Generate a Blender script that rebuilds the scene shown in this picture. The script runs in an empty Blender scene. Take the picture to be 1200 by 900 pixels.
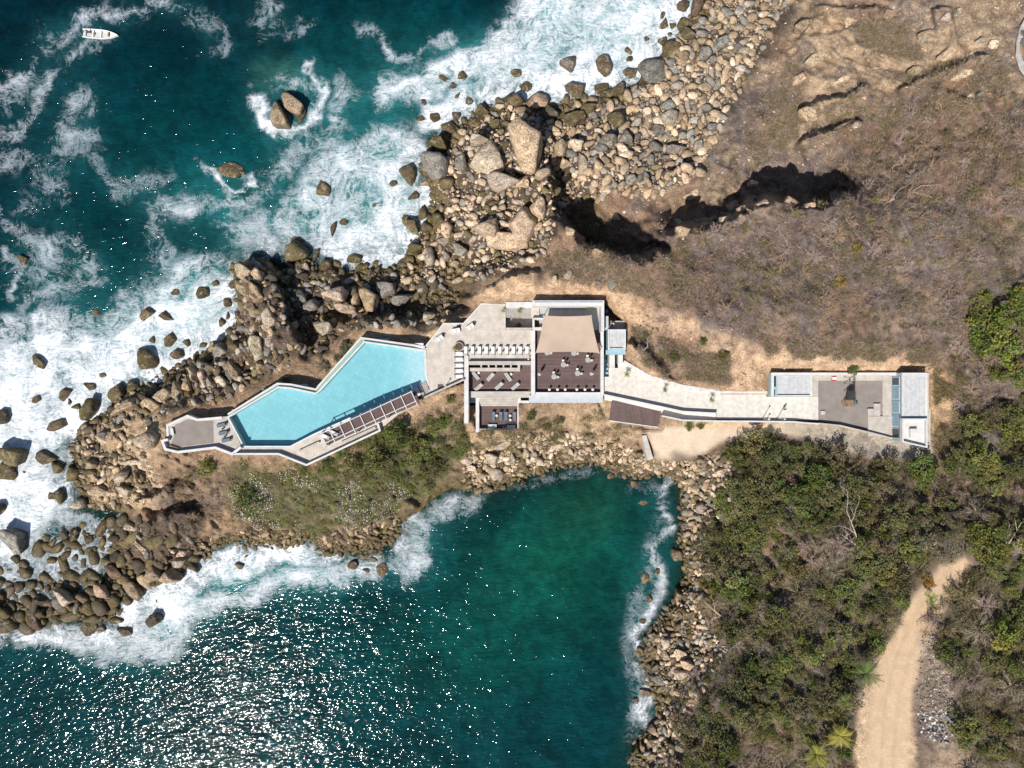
import bpy, bmesh, math, random
import numpy as np
from mathutils import Vector, Matrix
random.seed(7); np.random.seed(7)
S = bpy.context.scene
COL = S.collection
R = math.radians
HC = 156.0; KK = 0.7/600.0; ZD = 10.0
# ---------- places are read off an aerial survey of the point: x,y in survey units, z in metres ----------
def W(px, py, z=0.0):
    return ((px-600)*KK*(HC-z), -(py-450)*KK*(HC-z), z)
def WV(px, py, z=0.0): return Vector(W(px, py, z))
def U(z=ZD): return KK*(HC-z)      # metres per survey unit at height z

# ---------- scene settings ----------
world = bpy.data.worlds.new("World"); S.world = world; world.use_nodes = True
wn = world.node_tree; bg = wn.nodes['Background']
SUN_EL = 52.0
sdir = Vector((-0.50, -0.86, 0)).normalized()     # towards the sun, on the ground
sky = wn.nodes.new('ShaderNodeTexSky'); sky.sky_type = 'NISHITA'; sky.sun_disc = False
sky.sun_elevation = R(SUN_EL); sky.sun_rotation = math.atan2(sdir.x, sdir.y)
sky.altitude = 0; sky.air_density = 1.0; sky.dust_density = 0.6
wn.links.new(sky.outputs[0], bg.inputs[0]); bg.inputs[1].default_value = 0.075
sl = bpy.data.lights.new('sun', 'SUN'); sl.energy = 4.8; sl.angle = R(0.53); sl.color = (1, .955, .88)
so = bpy.data.objects.new('sun', sl); COL.objects.link(so)
L = Vector((sdir.x*math.cos(R(SUN_EL)), sdir.y*math.cos(R(SUN_EL)), math.sin(R(SUN_EL))))
so.rotation_euler = L.to_track_quat('Z', 'Y').to_euler(); so.location = L*300
cam = bpy.data.cameras.new('camera'); co = bpy.data.objects.new('camera', cam); COL.objects.link(co)
co.location = (0, 0, HC); co.rotation_euler = (0, 0, 0)
cam.sensor_width = 36; cam.lens = 18/0.7; cam.clip_start = 1; cam.clip_end = 20000
S.camera = co
S.view_settings.view_transform = 'Standard'; S.view_settings.look = 'None'
S.view_settings.gamma = 1; S.view_settings.exposure = 0.3
S.render.resolution_x = 1024; S.render.resolution_y = 768

# ---------- helpers ----------
def tag(o, label=None, cat=None, group=None, kind=None):
    if label: o['label'] = label
    if cat: o['category'] = cat
    if group: o['group'] = group
    if kind: o['kind'] = kind
    return o
def struct(o, label=None, cat=None): return tag(o, label, cat, None, 'structure')
def empty(name, loc, rz=0):
    o = bpy.data.objects.new(name, None); COL.objects.link(o); o.location = loc
    o.rotation_euler = (0, 0, rz); o.empty_display_size = .5
    return o
def children(o): return [c for c in bpy.data.objects if c.parent == o]
def copy_tree(o, parent=None, kids=None):
    c = o.copy(); COL.objects.link(c)
    if parent is not None: c.parent = parent
    for ch in children(o): copy_tree(ch, c)
    return c
def clear_group(o):
    for k in ('group', 'label'):
        if k in o: del o[k]
def np_mesh(name, co_, quads=None, tris=None, smooth=False):
    me = bpy.data.meshes.new(name)
    co_ = np.asarray(co_, dtype=np.float32)
    me.vertices.add(len(co_)); me.vertices.foreach_set('co', co_.ravel())
    loops = []; starts = []; totals = []
    n = 0
    for arr, k in ((quads, 4), (tris, 3)):
        if arr is None or len(arr) == 0: continue
        arr = np.asarray(arr, dtype=np.int32)
        loops.append(arr.ravel()); starts.append(n+np.arange(len(arr))*k); totals.append(np.full(len(arr), k))
        n += arr.size
    loops = np.concatenate(loops); starts = np.concatenate(starts).astype(np.int32); totals = np.concatenate(totals).astype(np.int32)
    me.loops.add(len(loops)); me.loops.foreach_set('vertex_index', loops)
    me.polygons.add(len(starts)); me.polygons.foreach_set('loop_start', starts); me.polygons.foreach_set('loop_total', totals)
    if smooth: me.polygons.foreach_set('use_smooth', np.ones(len(starts), dtype=bool))
    me.update(calc_edges=True)
    return me
def vcol(me, name, rgb):
    a = me.color_attributes.new(name, 'FLOAT_COLOR', 'POINT')
    d = np.ones((len(me.vertices), 4), dtype=np.float32); d[:, :3] = rgb
    a.data.foreach_set('color', d.ravel())
def vfloat(me, name, v):
    a = me.attributes.new(name, 'FLOAT', 'POINT'); a.data.foreach_set('value', np.asarray(v, dtype=np.float32).ravel())
def mesh_obj(name, me, mat, parent=None):
    o = bpy.data.objects.new(name, me); COL.objects.link(o)
    if mat is not None and len(me.materials) == 0: me.materials.append(mat)
    if parent is not None: o.parent = parent
    return o

class MB:
    """collects boxes, prisms, tubes and lathes into ONE mesh"""
    def __init__(s): s.v = []; s.f = []
    def add(s, vs, fs):
        b = len(s.v); s.v += [tuple(v) for v in vs]; s.f += [tuple(b+i for i in f) for f in fs]; return s
    def box(s, c, d, rz=0, rx=0, ry=0):
        M = Matrix.Translation(c) @ Matrix.Rotation(rz, 4, 'Z') @ Matrix.Rotation(ry, 4, 'Y') @ Matrix.Rotation(rx, 4, 'X')
        hx, hy, hz = d[0]/2, d[1]/2, d[2]/2
        vs = [M @ Vector((x*hx, y*hy, z*hz)) for z in (-1, 1) for x, y in ((-1, -1), (1, -1), (1, 1), (-1, 1))]
        return s.add(vs, [(0, 3, 2, 1), (4, 5, 6, 7), (0, 1, 5, 4), (1, 2, 6, 5), (2, 3, 7, 6), (3, 0, 4, 7)])
    def prism(s, poly, z0, z1):
        """poly: world xy; z0,z1 numbers or per-point lists"""
        n = len(poly)
        a = 0.5*sum(poly[i][0]*poly[(i+1) % n][1]-poly[(i+1) % n][0]*poly[i][1] for i in range(n))
        Z0 = z0 if isinstance(z0, (list, tuple)) else [z0]*n
        Z1 = z1 if isinstance(z1, (list, tuple)) else [z1]*n
        idx = list(range(n)) if a > 0 else list(range(n))[::-1]
        vs = [(poly[i][0], poly[i][1], Z0[i]) for i in idx]+[(poly[i][0], poly[i][1], Z1[i]) for i in idx]
        fs = [tuple(range(n))[::-1], tuple(range(n, 2*n))]+[(i, (i+1) % n, n+(i+1) % n, n+i) for i in range(n)]
        return s.add(vs, fs)
    def tube(s, p0, p1, r0, r1=None, n=8, caps=True):
        r1 = r0 if r1 is None else r1
        p0 = Vector(p0); p1 = Vector(p1); d = (p1-p0)
        q = d.to_track_quat('Z', 'Y') if d.length > 1e-6 else Matrix.Identity(3).to_quaternion()
        vs = []
        for p, r in ((p0, r0), (p1, r1)):
            for i in range(n):
                a = 2*math.pi*i/n; vs.append(p+q @ Vector((r*math.cos(a), r*math.sin(a), 0)))
        fs = [(i, (i+1) % n, n+(i+1) % n, n+i) for i in range(n)]
        if caps: fs += [tuple(range(n))[::-1], tuple(range(n, 2*n))]
        return s.add(vs, fs)
    def path(s, pts, r, n=6):
        for a, b in zip(pts[:-1], pts[1:]): s.tube(a, b, r, r, n)
        return s
    def lathe(s, prof, c=(0, 0, 0), n=20):
        vs = []; m = len(prof)
        for (r, z) in prof:
            for i in range(n):
                a = 2*math.pi*i/n; vs.append((c[0]+r*math.cos(a), c[1]+r*math.sin(a), c[2]+z))
        fs = []
        for j in range(m-1):
            for i in range(n): fs.append((j*n+i, j*n+(i+1) % n, (j+1)*n+(i+1) % n, (j+1)*n+i))
        fs += [tuple(range(n))[::-1], tuple(range((m-1)*n, m*n))]
        return s.add(vs, fs)
    def mesh(s, name, off=(0, 0, 0), bevel=0, smooth=False):
        me = bpy.data.meshes.new(name)
        me.from_pydata([(v[0]-off[0], v[1]-off[1], v[2]-off[2]) for v in s.v], [], s.f)
        if bevel:
            bm = bmesh.new(); bm.from_mesh(me)
            bmesh.ops.bevel(bm, geom=[e for e in bm.edges if len(e.link_faces) == 2 and e.calc_face_angle(0) > .6], offset=bevel, segments=1, affect='EDGES', profile=.5)
            bm.to_mesh(me); bm.free()
        if smooth:
            for p in me.polygons: p.use_smooth = True
        me.update(); return me
    def build(s, name, mat, parent=None, bevel=0, smooth=False):
        off = tuple(parent.location) if (parent is not None and parent.type == 'EMPTY' and parent.get('_w')) else (0, 0, 0)
        return mesh_obj(name, s.mesh(name, off, bevel, smooth), mat, parent)

# ---------- node helper ----------
class NT:
    def __init__(s, name):
        s.m = bpy.data.materials.new(name); s.m.use_nodes = True; s.t = s.m.node_tree
        s.b = s.t.nodes['Principled BSDF']; s.out = s.t.nodes['Material Output']
    def n(s, typ, **kw):
        nd = s.t.nodes.new('ShaderNode'+typ)
        for k, v in kw.items():
            if k.startswith('i_'): nd.inputs[int(k[2:]) if k[2:].isdigit() else k[2:]].default_value = v
            else: setattr(nd, k, v)
        return nd
    def l(s, a, b): s.t.links.new(a, b)
    def pos(s, scale=(1, 1, 1), rot=(0, 0, 0), obj=False):
        tc = s.n('TexCoord') if obj else s.n('NewGeometry')
        mp = s.n('Mapping'); mp.inputs['Scale'].default_value = scale; mp.inputs['Rotation'].default_value = rot
        s.l(tc.outputs['Object'] if obj else tc.outputs['Position'], mp.inputs[0]); return mp.outputs[0]
    def noise(s, vec, scale, detail=4, rough=.55, dist=0):
        nd = s.n('TexNoise'); nd.inputs['Scale'].default_value = scale; nd.inputs['Detail'].default_value = detail
        nd.inputs['Roughness'].default_value = rough; nd.inputs['Distortion'].default_value = dist
        s.l(vec, nd.inputs['Vector']); return nd.outputs['Fac']
    def math(s, op, a, b=None, c=None, clamp=False):
        nd = s.n('Math', operation=op, use_clamp=clamp)
        for i, x in enumerate((a, b, c)):
            if x is None: continue
            if isinstance(x, (int, float)): nd.inputs[i].default_value = x
            else: s.l(x, nd.inputs[i])
        return nd.outputs[0]
    def mr(s, x, a, b, c=0, d=1, smooth=True):
        nd = s.n('MapRange'); nd.interpolation_type = 'SMOOTHSTEP' if smooth else 'LINEAR'
        s.l(x, nd.inputs[0])
        for i, v in enumerate((a, b, c, d)): nd.inputs[i+1].default_value = v
        return nd.outputs[0]
    def mix(s, f, a, b, mode='MIX'):
        nd = s.n('Mix', data_type='RGBA', blend_type=mode); nd.clamp_factor = True
        if isinstance(f, (int, float)): nd.inputs[0].default_value = f
        else: s.l(f, nd.inputs[0])
        for i, x in ((6, a), (7, b)):
            if isinstance(x, (tuple, list)): nd.inputs[i].default_value = (*x[:3], 1)
            else: s.l(x, nd.inputs[i])
        return nd.outputs[2]
    def scale(s, col, f):
        nd = s.n('VectorMath', operation='SCALE'); s.l(col, nd.inputs[0]); s.l(f, nd.inputs['Scale']); return nd.outputs[0]
    def bump(s, h, strength=.5, dist=.1, prev=None):
        nd = s.n('Bump'); nd.inputs['Strength'].default_value = strength; nd.inputs['Distance'].default_value = dist
        s.l(h, nd.inputs['Height'])
        if prev is not None: s.l(prev, nd.inputs['Normal'])
        s.l(nd.outputs[0], s.b.inputs['Normal']); return nd.outputs[0]
    def attr(s, name):
        nd = s.n('Attribute'); nd.attribute_name = name; return nd
    def set(s, col=None, rough=.8, spec=.3, metal=0):
        if col is not None:
            if isinstance(col, (tuple, list)): s.b.inputs['Base Color'].default_value = (*col[:3], 1)
            else: s.l(col, s.b.inputs['Base Color'])
        if isinstance(rough, (int, float)): s.b.inputs['Roughness'].default_value = rough
        else: s.l(rough, s.b.inputs['Roughness'])
        s.b.inputs['Specular IOR Level'].default_value = spec; s.b.inputs['Metallic'].default_value = metal
        return s.m

# ---------- fields ----------
def inpoly(px, py, poly):
    r = np.zeros(px.shape, bool); n = len(poly); j = n-1
    for i in range(n):
        xi, yi = poly[i]; xj, yj = poly[j]
        if yi != yj:
            c = ((yi > py) != (yj > py)) & (px < (xj-xi)*(py-yi)/(yj-yi)+xi)
            r ^= c
        j = i
    return r
def dline(px, py, pts, closed=False, side=False):
    pts = list(pts); d2 = np.full(px.shape, 1e12); sg = np.ones(px.shape); tt = np.zeros(px.shape)
    segs = list(zip(pts[:-1], pts[1:]))+([(pts[-1], pts[0])] if closed else [])
    for k, ((x0, y0), (x1, y1)) in enumerate(segs):
        dx, dy = x1-x0, y1-y0; l2 = dx*dx+dy*dy+1e-9
        t = np.clip(((px-x0)*dx+(py-y0)*dy)/l2, 0, 1)
        q = (px-x0-t*dx)**2+(py-y0-t*dy)**2
        m = q < d2; d2 = np.where(m, q, d2)
        if side:
            sg = np.where(m, np.sign(dx*(py-y0)-dy*(px-x0)), sg); tt = np.where(m, (k+t)/len(segs), tt)
    d = np.sqrt(d2)
    return (d*sg, tt) if side else d
def sdf(px, py, poly):
    d = dline(px, py, poly, True); return np.where(inpoly(px, py, poly), -d, d)
def sstep(a, b, x):
    t = np.clip((x-a)/(b-a), 0, 1); return t*t*(3-2*t)
def vnoise(x, y, scale, octaves=4, seed=0, gain=.5, ridged=False):
    out = np.zeros(x.shape); amp = 1; tot = 0
    for o in range(octaves):
        rs = np.random.RandomState(seed*17+o*101+3); N = 256; lat = rs.rand(N, N)
        a = o*.7+.3; xs = (x*math.cos(a)-y*math.sin(a))*scale*2**o+1000.3; ys = (x*math.sin(a)+y*math.cos(a))*scale*2**o+1000.7
        i = np.floor(xs).astype(int); j = np.floor(ys).astype(int); u = xs-i; v = ys-j
        u = u*u*u*(u*(u*6-15)+10); v = v*v*v*(v*(v*6-15)+10)
        i0 = i % N; i1 = (i+1) % N; j0 = j % N; j1 = (j+1) % N
        n = lat[i0, j0]*(1-u)*(1-v)+lat[i1, j0]*u*(1-v)+lat[i0, j1]*(1-u)*v+lat[i1, j1]*u*v
        if ridged: n = 1-np.abs(2*n-1)
        out += amp*n; tot += amp; amp *= gain
    return out/tot

COAST = [(822,0),(808,22),(790,45),(775,62),(762,75),(745,95),(725,106),(700,112),(680,115),(655,122),(640,118),(620,112),(600,108),(580,118),(565,125),(548,140),(535,148),(515,158),(500,175),(492,195),(500,215),(510,235),(500,255),(490,275),(480,290),(465,308),(450,315),(435,310),(420,312),(405,318),(395,312),(375,310),(360,302),(350,300),(340,312),(328,318),(318,308),(310,304),(295,303),(278,308),(272,325),(278,345),(284,362),(275,380),(262,398),(245,408),(225,422),(205,432),(190,440),(172,452),(150,458),(137,464),(130,475),(118,492),(100,492),(90,500),(88,515),(85,535),(78,545),(84,560),(92,575),(98,592),(110,600),(130,598),(150,603),(128,612),(100,616),(85,622),(65,632),(50,642),(30,655),(10,664),(-60,680),(-160,690),(-160,760),(-60,752),(0,745),(20,740),(45,735),(60,728),(80,722),(100,728),(130,732),(142,725),(140,710),(152,695),(160,683),(180,690),(205,680),(220,668),(228,655),(245,650),(255,640),(270,632),(290,640),(310,638),(340,640),(355,635),(362,632),(372,640),(380,650),(400,648),(420,650),(440,655),(450,640),(465,630),(468,618),(480,605),(500,595),(515,580),(530,572),(545,575),(560,578),(580,575),(600,565),(615,558),(640,550),(660,545),(690,542),(710,548),(730,555),(750,558),(765,555),(785,555),(798,570),(796,590),(799,610),(794,640),(803,665),(797,690),(788,705),(776,720),(768,735),(757,745),(745,765),(753,775),(758,790),(758,805),(768,815),(772,830),(764,850),(754,860),(745,870),(738,900),(720,1000),(700,1200),(2600,1200),(2600,-500),(900,-500),(860,-120)]
# height lines of the land
BL = [
 (7.4,[(545,377),(522,388),(500,402),(470,397),(430,392),(414,402),(385,440),(370,446),(330,442),(300,460),(268,482)]),(8.4,[(232,482),(212,482),(190,493),(182,514)]),
 (9.0,[(186,534),(210,540),(260,535),(300,532),(330,536),(356,550),(400,530),(450,508),(500,470),(540,455)]),
 (2.0,[(560,300),(540,318),(510,335),(480,335),(450,335),(420,335),(385,332),(355,332),(335,330)]),
 (1.6,[(395,368),(420,366),(450,366),(480,366),(505,362)]),(.8,[(548,340),(530,350),(500,352),(470,352),(440,346)]),
 (4.5,[(345,350),(350,375),(352,405)]),
 (8.0,[(312,420),(318,395),(312,372),(302,350)]),(6.5,[(300,345),(290,325)]),
 (5.5,[(285,430),(250,450),(235,462)]),(7,[(210,470),(190,484),(170,505)]),(5,[(170,470),(150,500),(140,520)]),(2.0,[(150,462),(120,495),(105,520),(100,560),(115,585)]),
 (6.0,[(170,530),(185,560)]),(4.5,[(160,560),(150,580),(180,585)]),(2.2,[(150,592),(180,597)]),(5.0,[(175,612),(190,640),(180,665)]),(3.0,[(150,640),(140,665)]),(.1,[(118,640),(90,660),(60,675),(20,690),(-80,700)]),(.35,[(120,660),(90,690)]),(1.3,[(125,700),(90,708),(50,715),(0,725),(-100,725)]),(.2,[(105,625),(70,645)]),
 (8.0,[(215,550),(260,545),(300,545),(355,560),(400,545),(450,525),(500,490),(535,480)]),
 (4.5,[(225,620),(270,605),(330,595),(400,600),(450,590),(490,560)]),(6,[(520,530),(560,530)]),
 (8.3,[(550,512),(612,514),(630,482),(705,482)]),(4.5,[(565,532),(620,525),(690,515),(730,520),(755,530)]),
 (8.6,[(715,508),(755,510),(770,498),(870,496),(950,500)]),(6.5,[(770,538),(800,540),(826,533)]),
 (8.2,[(840,520),(850,560)]),(3.0,[(830,590),(820,620),(820,680),(805,720),(810,770),(800,820),(780,870),(765,910)]),
 (10,[(870,560),(858,620),(855,700),(845,760),(850,840),(840,930)]),
 (9.6,[(950,505),(1020,515),(1090,532)]),(11,[(1000,560),(1090,570)]),(15,[(960,640),(1050,640)]),(15,[(920,760),(960,860)]),
 (15,[(1120,665),(1090,710),(1060,760),(1035,820),(1030,930)]),(17,[(1160,640),(1150,720),(1130,800),(1120,900)]),(22,[(1250,600),(1250,900)]),
 (13,[(1110,560),(1130,480),(1110,430)]),(20,[(1250,470),(1200,420)]),
 (11.3,[(545,352),(565,343),(600,340),(640,341),(712,343)]),(11.3,[(742,365),(745,415),(770,436),(800,447),(850,456),(897,456)]),
 (12.6,[(745,350),(800,385),(860,420),(895,425),(950,428),(1050,428),(1098,430)]),(10.8,[(895,430),(950,432),(1095,434)]),
 (12.0,[(560,322),(600,312),(640,318),(700,322)]),
 (15,[(760,340),(850,380),(930,410),(1050,412)]),(17,[(770,285),(820,290),(900,300)]),(20,[(900,350),(1000,360),(1100,370)]),
 (4.0,[(690,190),(740,225),(765,250)]),(6.0,[(745,200),(780,230)]),(9,[(905,190),(940,190),(980,195)]),
 (4.0,[(720,170),(780,130),(830,80),(870,30),(900,-80)]),(6.0,[(800,200),(850,150),(890,90),(930,30),(950,-80)]),(2.0,[(640,150),(700,140),(760,110),(800,70),(840,0)]),
 (9,[(850,190),(900,140)]),(13,[(960,150),(1000,60),(1010,-80)]),(17,[(1060,160),(1100,60),(1110,-50)]),(25,[(1200,250),(1250,40)]),(23,[(1060,250),(1150,330)]),
 (5.0,[(565,165),(600,175),(640,170)]),(6.5,[(570,215),(620,220)]),(8.5,[(570,275),(610,270),(640,262)]),(3.5,[(530,200),(535,250),(525,290)]),(2.6,[(660,195),(664,235)]),(2.0,[(690,230),(720,255),(745,262)]),
]
for zt, zb, off, pts in [
 (12, 2.0, (5,-5), [(642,205),(646,225),(652,245)]),(17, 1.5, (5,-7), [(656,256),(668,274),(685,288)]),(21, 1.5, (4,-8), [(694,296),(715,304),(740,308),(775,296)]),
 (20, 4.0, (4,-7), [(785,272),(812,268),(845,262),(868,248)]),
 (26, 8.0, (4,-7), [(870,246),(890,236),(912,234),(945,242),(975,240),(992,225)]),
 (9.0, 1.0, (0,-9), [(548,366),(530,374)]),(8.6,3.2,(-3,-7),[(528,376),(512,384),(500,390)]),
 (8.2, 3.5, (-3,-8), [(482,374),(460,374),(432,376),(412,384),(395,402),(384,418)]),
 (7.5, 2.0, (7,-5), [(352,412),(346,395),(334,370),(322,345),(322,325)]),
 (6.2, 3.2, (-4,-7), [(300,436),(268,452),(235,464)]),(6.5,1.4,(-6,-6),[(285,395),(262,418),(240,432)]),
 (5.2,2.2,(1,-6),[(190,580),(205,572),(225,568)]),(4.8,1.2,(-1,-6),[(160,604),(190,606),(215,602),(235,598)]),
 
]:
    BL.append((zt, pts)); BL.append((zb, [(x+off[0], y+off[1]) for x, y in pts]))
# cliff edges: drop faces the far side of the line from its uphill side (height, reach, line)
LEDGE = [
 (2.4,16,[(945,6),(1000,10),(1045,9)]),(2.0,14,[(935,48),(948,28),(970,12)]),(1.2,14,[(925,52),(945,42),(975,40),(1005,32)]),
 (2.4,22,[(940,124),(975,117),(1000,112),(1020,96)]),(1.8,14,[(1040,108),(1070,98),(1110,84),(1165,60)]),(2.4,18,[(926,174),(950,160),(975,154),(1020,138)]),
 (2.2,16,[(1090,12),(1118,8)]),(1.5,10,[(1165,110),(1180,112)]),(1.6,12,[(770,205),(800,195),(830,205)]),
 (1.4,10,[(150,590),(180,582),(200,570)]),(1.6,12,[(180,606),(205,600),(232,598)]),(1.5,9,[(640,318),(600,322),(560,345)]),
 (2.0,12,[(1090,100),(1150,125)]),(1.6,10,[(800,455),(740,405),(720,395)]),
]
FOOT = [
 [(497,409),(499,404),(520,380),(543,380),(565,357),(593,356),(593,354),(707,352),(733,378),(733,424),(760,442),(800,454),(843,461),(900,461),(901,437),(1086,437),(1088,522),(1050,514),(1018,504),(960,494),(840,492),(775,487),(707,466),(707,470),(625,470),(609,474),(609,504),(558,504),(552,494),(546,494),(546,448),(487,467),(445,502),(358,543),(325,530),(277,530),(252,525),(208,530),(194,526),(189,517),(198,514),(196,498),(220,487),(231,491),(262,489),(325,451),(340,451),(370,456),(422,400),(428,396)],
]
XS = np.concatenate([[-40000,-12000,-5000,-2500,-1400,-800,-450,-260,-150,-90,-50,-24], np.arange(-10,1211,2.0), [1224,1250,1290,1350,1460,1660,2000,2600,4000,8000,16000,40000]])
YS = np.concatenate([[-40000,-12000,-5000,-2200,-1200,-700,-420,-250,-150,-90,-50,-24], np.arange(-10,911,2.0), [924,950,990,1050,1160,1360,1700,2600,4200,8000,16000,40000]])
GX, GY = np.meshgrid(XS, YS)

def rasterfix(lvl, x0, y0, nx, ny):
    sm = np.zeros((ny, nx)); ct = np.zeros((ny, nx))
    for z, pts in BL:
        for (a, b), (c, d) in zip(pts[:-1], pts[1:]):
            n = int(max(abs(c-a), abs(d-b))/2)+2
            t = np.linspace(0, 1, n)
            ix = np.round((a+(c-a)*t-x0)/lvl).astype(int); iy = np.round((b+(d-b)*t-y0)/lvl).astype(int)
            ok = (ix >= 0) & (ix < nx) & (iy >= 0) & (iy < ny)
            np.add.at(sm, (iy[ok], ix[ok]), z); np.add.at(ct, (iy[ok], ix[ok]), 1)
    return sm, ct
def resample(A, xs0, ys0, st, px, py):
    fx = np.clip((px-xs0)/st, 0, A.shape[1]-1.001); fy = np.clip((py-ys0)/st, 0, A.shape[0]-1.001)
    i = fx.astype(int); j = fy.astype(int); u = fx-i; v = fy-j
    return A[j, i]*(1-u)*(1-v)+A[j, i+1]*u*(1-v)+A[j+1, i]*(1-u)*v+A[j+1, i+1]*u*v
X0, Y0, X1, Y1 = -200, -200, 1400, 1104
H = None
for lvl in (32, 16, 8, 4):
    nx = (X1-X0)//lvl+1; ny = (Y1-Y0)//lvl+1
    gx, gy = np.meshgrid(X0+np.arange(nx)*lvl, Y0+np.arange(ny)*lvl)
    sd = sdf(gx.astype(float), gy.astype(float), COAST)
    seabed = -0.05-0.9*(1-np.exp(-np.maximum(sd, 0)/10.0))-np.maximum(sd, 0)*0.07
    sea = sd > 0
    sm, ct = rasterfix(lvl, X0, Y0, nx, ny); fix = (ct > 0) & ~sea
    Hn = np.where(sea, seabed, 6.0) if H is None else resample(H, X0, Y0, lvl*2, gx, gy)
    val = np.where(fix, sm/np.maximum(ct, 1), 0)
    for it in range({32: 400, 16: 200, 8: 120, 4: 60}[lvl]):
        Hn = np.where(sea, seabed, np.where(fix, val, Hn))
        P = np.pad(Hn, 1, mode='edge')
        Hn = (P[:-2, 1:-1]+P[2:, 1:-1]+P[1:-1, :-2]+P[1:-1, 2:])/4
    H = np.where(sea, seabed, Hn)
SDC = sdf(GX, GY, COAST)
ftd = sdf(GX, GY, FOOT[0]); wamp = sstep(4, 34, ftd)*sstep(2, 14, -SDC)*1.15
TZ = resample(H, X0, Y0, 4, GX+(vnoise(GX, GY, .07, 3, 41)-.5)*16*wamp, GY+(vnoise(GX, GY, .07, 3, 42)-.5)*16*wamp)
far = np.maximum(0, GX-1400)*.01+np.maximum(0, -200-GY)*.004*(SDC < 0)
TZ = np.where(SDC < 0, TZ+np.minimum(far, 60), np.minimum(TZ, -.05-np.minimum(np.maximum(SDC, 0)*.07, 25)))
for a, w, pts in LEDGE:
    m = (GX > min(p[0] for p in pts)-60) & (GX < max(p[0] for p in pts)+60) & (GY > min(p[1] for p in pts)-80) & (GY < max(p[1] for p in pts)+80)
    if pts[0][0] > pts[-1][0]: pts = pts[::-1]
    d, t = dline(GX[m], GY[m], pts, side=True)
    d = d+ (vnoise(GX[m], GY[m], .12, 3, 5)-.5)*7
    endf = sstep(0, .2, t)*sstep(1, .8, t)
    up = np.where(d > 0, np.exp(-np.abs(d)/w), np.exp(-np.abs(d)/1.2))
    TZ[m] += a*1.9*up*endf
wx = GX*.17; wy = GY*.17
rock = np.clip(sstep(60, 25, np.abs(SDC)), 0, 1)
for c, rad in (((1000,70),75),((600,220),90),((180,560),80),((310,370),70),((880,230),70)):
    rock = np.maximum(rock, sstep(rad, rad*.5, np.hypot(GX-c[0], GY-c[1])))
FT0 = sdf(GX, GY, FOOT[0])
n1 = vnoise(wx, wy, .35, 5, 1, .55, True); n2 = vnoise(wx, wy, 1.0, 3, 2)
n3 = vnoise(wx*.9+wy*.5, (wy*.86-wx*.5)*2.6, .22, 4, 9, .55, True)   # strata
land = sstep(2, -8, SDC)
hill = sstep(20, 60, -SDC)*sstep(12, 60, FT0)*(1-sstep(995, 1010, GX)*sstep(640, 660, GY))
rg = vnoise(wx*.8+wy*.35, wy*.9-wx*.45, .055, 4, 61, .5, True)
TZ += hill*(rg-.62)*7.0
TZ += land*(rock*((n1-.6)*1.5+(n3-.6)*2.0)+(n2-.5)*.45+(vnoise(wx, wy, .12, 3, 11)-.5)*1.2)
TZ += (1-land)*sstep(40, 5, SDC)*(n1-.75)*.9
for cx_, cy_, sx_, sy_, am_ in ((75,655,58,18,2.0),(20,675,50,16,1.9),(110,650,28,24,1.5),(40,700,45,11,1.6),(110,685,18,12,1.3),(105,610,35,8,1.0)):
    TZ -= am_*np.exp(-((GX-cx_)/sx_)**2-((GY-cy_)/sy_)**2)
# smooth worked ground: driveway, slab
flat = np.zeros_like(TZ)
ROAD = [(1040,960),(1040,880),(1045,820),(1058,770),(1078,725),(1102,690),(1132,655)]
for pts, w in ((ROAD, 26),):
    flat = np.maximum(flat, sstep(w*1.3, w*.7, dline(GX, GY, pts)))
SLAB = [(758,506),(800,500),(870,496),(950,500),(938,512),(880,512),(850,517),(826,533),(801,541),(768,540)]
flat = np.maximum(flat, sstep(6, -4, sdf(GX, GY, SLAB)))
base = resample(H, X0, Y0, 4, GX, GY)
TZ = TZ*(1-flat)+base*flat
FT = sdf(GX, GY, FOOT[0])
TZ = np.where(FT < -1.0, np.minimum(TZ, 6.2), TZ)
TZ = np.where((FT >= -1.0) & (FT < 3), np.minimum(TZ, np.where((GX > 708) & (GX < 900), 10.4, 11.0)), TZ)
PF = sdf(GX, GY, [(700,468),(712,467),(780,480),(776,503),(760,503),(712,496)]); TZ = np.where(PF < 2, np.minimum(TZ, 7.6), TZ)
def hz(px, py):
    """terrain height at a survey place"""
    fx = np.interp(px, XS, np.arange(len(XS))); fy = np.interp(py, YS, np.arange(len(YS)))
    i = int(min(fx, len(XS)-2)); j = int(min(fy, len(YS)-2)); u = fx-i; v = fy-j
    return float(TZ[j, i]*(1-u)*(1-v)+TZ[j, i+1]*u*(1-v)+TZ[j+1, i]*(1-u)*v+TZ[j+1, i+1]*u*v)
def coastd(px, py): return float(sdf(np.array([float(px)]), np.array([float(py)]), COAST)[0])

# ground colour by material zone, with crevice shade painted in among the shore rocks
TC = np.zeros(GX.shape+(3,)); TC[:] = (.30,.20,.125)
wp = (vnoise(GX, GY, .035, 4, 21)-.5)*34; wq = (vnoise(GX, GY, .035, 4, 22)-.5)*34
GROVEZ = [(850,525),(900,512),(960,520),(1040,545),(1095,545),(1130,500),(1215,460),(1215,960),(1135,960),(1125,800),(1100,740),(1120,690),(1150,662),(1135,645),(1100,655),(1070,690),(1048,740),(1018,780),(998,830),(996,960),(790,960),(800,880),(855,765),(830,715),(835,640),(840,600)]
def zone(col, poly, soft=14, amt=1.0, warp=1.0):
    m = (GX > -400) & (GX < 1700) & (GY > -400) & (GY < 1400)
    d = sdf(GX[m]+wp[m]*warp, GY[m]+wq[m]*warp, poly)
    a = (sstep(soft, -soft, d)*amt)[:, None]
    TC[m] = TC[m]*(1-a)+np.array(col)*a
SCRUB = (.155,.11,.085); SAND = (.49,.33,.21); ROCKC = (.42,.30,.19)
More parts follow.
